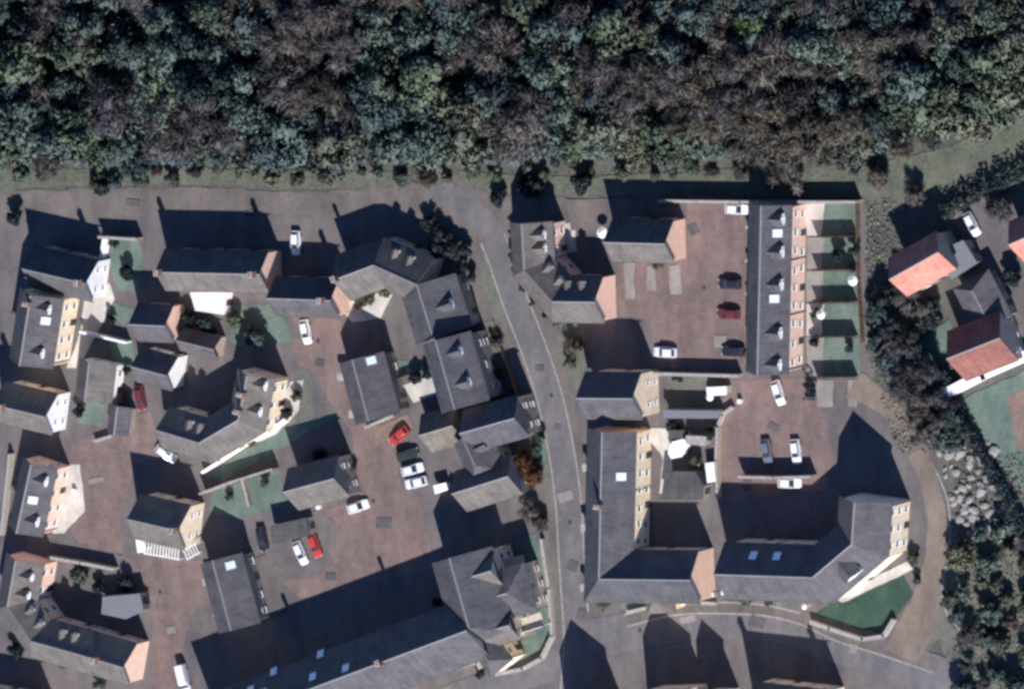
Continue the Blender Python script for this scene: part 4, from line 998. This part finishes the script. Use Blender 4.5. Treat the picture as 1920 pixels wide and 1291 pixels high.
# ------------------------------------------------------------------ cars
def loft(secs):
    """secs: list of (x, [(y,z)...]) closed rings"""
    v, f = [], []; k = len(secs[0][1])
    for x, r in secs: v += [Vector((x, a, b)) for a, b in r]
    for i in range(len(secs)-1):
        for j in range(k): f.append((i*k+j, i*k+(j+1)%k, (i+1)*k+(j+1)%k, (i+1)*k+j))
    f.append(tuple(range(k))[::-1]); f.append(tuple((len(secs)-1)*k+j for j in range(k)))
    return v, f
def ring(hw_, z0, z1, tuck=.12):
    return [(-hw_, z0), (hw_, z0), (hw_, z0+(z1-z0)*.6), (hw_-tuck, z1), (0, z1+.03), (-hw_+tuck, z1), (-hw_, z0+(z1-z0)*.6)]
cv, cf = loft([(-2.12, ring(.68,.4,.75)), (-2.0, ring(.82,.3,.95)), (-1.4, ring(.88,.25,1.0)), (0, ring(.9,.25,.98)), (1.0, ring(.88,.25,.92)), (1.75, ring(.84,.28,.80)), (2.05, ring(.72,.35,.65)), (2.15, ring(.55,.42,.58))])
BODY = mesh('car_body_mesh', cv, cf, [MAT['car_white']], smooth=False)
gv, gf = loft([(-1.85, ring(.70,.93,.97,.05)), (-1.45, ring(.68,.93,1.36,.10)), (.25, ring(.68,.93,1.40,.12)), (.95, ring(.72,.93,.97,.05))])
CABIN = mesh('car_cabin_mesh', gv, gf, [MAT['glass']])
rv, rf = loft([(-1.42, ring(.56,1.36,1.42,.04)), (-.6, ring(.60,1.38,1.47,.05)), (.22, ring(.56,1.38,1.43,.04))])
CROOF = mesh('car_roof_mesh', rv, rf, [MAT['car_white']])
PILL = MB(); 
for sx in (-1, 1):
    PILL.cyl((-.45,sx*.72,.95), (-.45,sx*.60,1.40), .045, .045, 5); PILL.cyl((.92,sx*.70,.96), (.25,sx*.58,1.40), .05, .05, 5); PILL.cyl((-1.82,sx*.68,.97), (-1.42,sx*.58,1.38), .06, .06, 5)
PILL = PILL.me('pillar_mesh', [MAT['car_white']])
WHEEL = MB().cyl((0,-.1,0), (0,.1,0), .33, .33, 14).me('tyre_mesh', [MAT['tyre']])
RIM = MB().cyl((0,-.11,0), (0,.11,0), .2, .2, 10).me('rim_mesh', [MAT['chrome']])
LAMP = MB().box((0,0,0), (.12,.28,.12)).me('lamp_mesh', [MAT['lamp_glass']]); TAIL = MB().box((0,0,0), (.08,.22,.16)).me('tail_lamp_mesh', [MAT['red_lamp']])
MIRR = MB().box((0,0,0), (.12,.2,.12)).me('mirror_mesh', [MAT['car_dark']])
vv, vf = loft([(-2.4, ring(.85,.4,1.9)), (-2.3, ring(.93,.3,2.05)), (.9, ring(.93,.3,2.08)), (1.5, ring(.92,.3,1.9,.2)), (2.1, ring(.9,.3,1.15)), (2.6, ring(.85,.35,.95)), (2.7, ring(.7,.4,.8))])
VBODY = mesh('van_body_mesh', vv, vf, [MAT['car_white']])
VGL = MB(); VGL.add([(1.56,-.72,1.86), (1.56,.72,1.86), (2.14,.78,1.22), (2.14,-.78,1.22), (1.5,-.72,1.78), (1.5,.72,1.78), (2.05,.78,1.12), (2.05,-.78,1.12)], [(0,1,2,3), (7,6,5,4), (0,4,5,1), (3,2,6,7), (0,3,7,4), (1,5,6,2)])
VGL = VGL.me('windscreen_mesh', [MAT['glass']])
def car(px, py, ang, mat, label, van=False, s=1.0, group='parked cars'):
    p = P(px, py, .7)
    root = empty('parked_van' if van else 'parked_car', (p.x, p.y, 0), label, 'van' if van else 'car', group, math.radians(ang)); root.scale = (s, s, s)
    link('body', VBODY if van else BODY, root, (0,0,0), MAT[mat])
    if van: link('windscreen', VGL, root)
    else:
        link('window', CABIN, root); link('roof', CROOF, root, (0,0,0), MAT[mat]); link('pillar', PILL, root, (0,0,0), MAT[mat])
    wb = 1.55 if van else 1.3
    for sx in (-1, 1):
        for sy in (-1, 1):
            o = link('wheel', WHEEL, root, (sx*wb, sy*(.82 if not van else .86), .33)); link('rim', RIM, o)
    fx, rx, fz = (2.55, -2.38, .75) if van else (2.02, -2.04, .62)
    for sy in (-1, 1):
        link('headlight', LAMP, root, (fx, sy*.55, fz)); link('tail_lamp', TAIL, root, (rx, sy*.62, .85)); link('mirror', MIRR, root, (1.5 if van else .75, sy*(1.02 if van else .95), 1.2 if van else 1.0))
CARS = [
 (554,455,-90,'car_white','white car parked between the long house and the short peach gabled house'),
 (573,622,-78,'car_white','white car alone on the street below the short peach gabled house'),
 (748,816,-20+180+60,'car_red','dark red car beside the low greenish garage'),
 (764,851,18,'car_green','very dark green car above the two white cars'),
 (773,879,16,'car_white','white car, upper of the two side by side in the brown courtyard'),
 (780,904,196,'car_white','white car, lower of the two side by side in the brown courtyard'),
 (671,949,20,'car_white','white car alone in the middle of the central brown courtyard'),
 (563,1036,-65,'car_white','white car beside the bright red car'),
 (590,1022,-68,'car_red','bright red car beside a white car in the gravel yard'),
 (491,1010,-78,'car_dark','black car in the narrow yard beside the flat roofed outbuilding'),
 (1381,392,0,'car_white','white car at the top of the right-hand car park'),
 (1247,660,180,'car_white','white car at the bottom left of the right-hand car park'),
 (1368,532,180,'car_dark','navy car, uppermost of the three dark cars by the straight terrace'),
 (1366,588,180,'car_maroon','maroon car, middle of the three dark cars by the straight terrace'),
 (1374,658,180,'car_dark','black car, lowest of the three dark cars by the straight terrace'),
 (1459,736,-72,'car_white','white car at the top of the lower right courtyard'),
 (1437,846,-80,'car_grey','blue grey car behind the straight tall courtyard wall'),
 (1492,846,-82,'car_white','white car behind the straight tall courtyard wall'),
 (1480,905,2,'car_white','white car just below the straight tall courtyard wall'),
 (1822,420,-60,'car_white','white car on the villa driveway at the upper right'),
 (311,850,-30,'car_white','white car under the horseshoe terrace in the left courtyard'),
 (344,1268,-75,'car_white','white van at the west end of the long bottom range',True,.9),
 (262,746,-80,'car_maroon','maroon car, right of the two beside the white gabled cottage'),
 (228,752,-75,'car_maroon','maroon car, left of the two beside the white gabled cottage'),
]
for c in CARS: car(*c[:5], van=(c[5] if len(c) > 5 else False), s=(c[6] if len(c) > 6 else .98))

# ------------------------------------------------------------------ small garden things
def trampoline(px, py, r, label, mat='white_paint'):
    p = P(px, py, .8); root = empty('trampoline', (p.x,p.y,0), label, 'trampoline')
    m = MB(); m.cyl((0,0,.78), (0,0,.84), r, r, 24); link('cover', m.me('trampoline_cover_mesh', [MAT[mat]]), root)
    for k in range(6):
        a = k*math.pi/3; link('leg', MB().cyl((r*.85*math.cos(a), r*.85*math.sin(a), 0), (r*.85*math.cos(a), r*.85*math.sin(a), .78), .04, .04, 5).me('leg_mesh', [MAT['lead']]), root)
FB('canopy', 'irregular white garden canopy behind the orange cream terrace', [(1252,848), (1260,828), (1282,822), (1292,834), (1278,856), (1258,860)], 2.2, 'pale_timber', 'white_paint', 'canopy')
FB('greenhouse', 'narrow white roofed greenhouse beside the second courtyard wall', [(1322,868), (1338,866), (1342,902), (1326,905)], 2.1, 'white_render', 'white_paint', 'greenhouse')
def parasol(px, py, r, label):
    p = P(px, py, 2.2); root = empty('parasol', (p.x,p.y,0), label, 'parasol')
    m = MB(); n = 8
    top = Vector((0,0,2.6)); rim_ = [Vector((r*math.cos(i*math.pi/4), r*math.sin(i*math.pi/4), 2.05)) for i in range(n)]
    m.add([top]+rim_, [(0, 1+i, 1+(i+1)%n) for i in range(n)]); link('canopy', m.me('parasol_canopy_mesh', [MAT['white_paint']]), root)
    link('pole', MB().cyl((0,0,0), (0,0,2.6), .035, .03, 6).me('pole_mesh', [MAT['timber']]), root)
    link('foot', MB().cyl((0,0,0), (0,0,.1), .3, .28, 10).me('foot_mesh', [MAT['stone_pale']]), root)
for a in [(1770,738,1.2,'white parasol below the dark red villa roof'), (1128,436,1.0,'white parasol in the brown yard of the upper horseshoe'), (1507,1137,.5,'tiny white parasol by the pavement at the tip of the dark green lawn'),
          (1598,526,.9,'white parasol in the middle striped garden'), (1538,590,.8,'white parasol on the fourth striped garden patio'), (1330,744,.7,'small white parasol beside the white roofed shed')]: parasol(*a)
def bin_(px, py, mat, label):
    p = P(px, py, .5); root = empty('wheelie_bin', (p.x,p.y,0), label, 'bin', 'wheelie bins')
    link('body', MB().box((0,0,.5), (.6,.65,.95)).me('bin_body_mesh', [MAT[mat]]), root); link('lid', MB().box((0,0,1.01), (.64,.7,.07)).me('bin_lid_mesh', [MAT[mat]]), root)
for i, (x, y, m, l) in enumerate([(586,938,'dark_paint','dark wheelie bin behind the barn'), (598,950,'white_paint','pale wheelie bin behind the barn'), (1388,752,'white_paint','pale wheelie bin at the mouth of the second courtyard'), (1358,1110,'white_paint','pale wheelie bin in front of the curved terrace'), (140,920,'white_paint','pale wheelie bin in the left courtyard'), (655,700,'dark_paint','dark wheelie bin on the street side of the courtyard terrace')]): bin_(x, y, m, l)
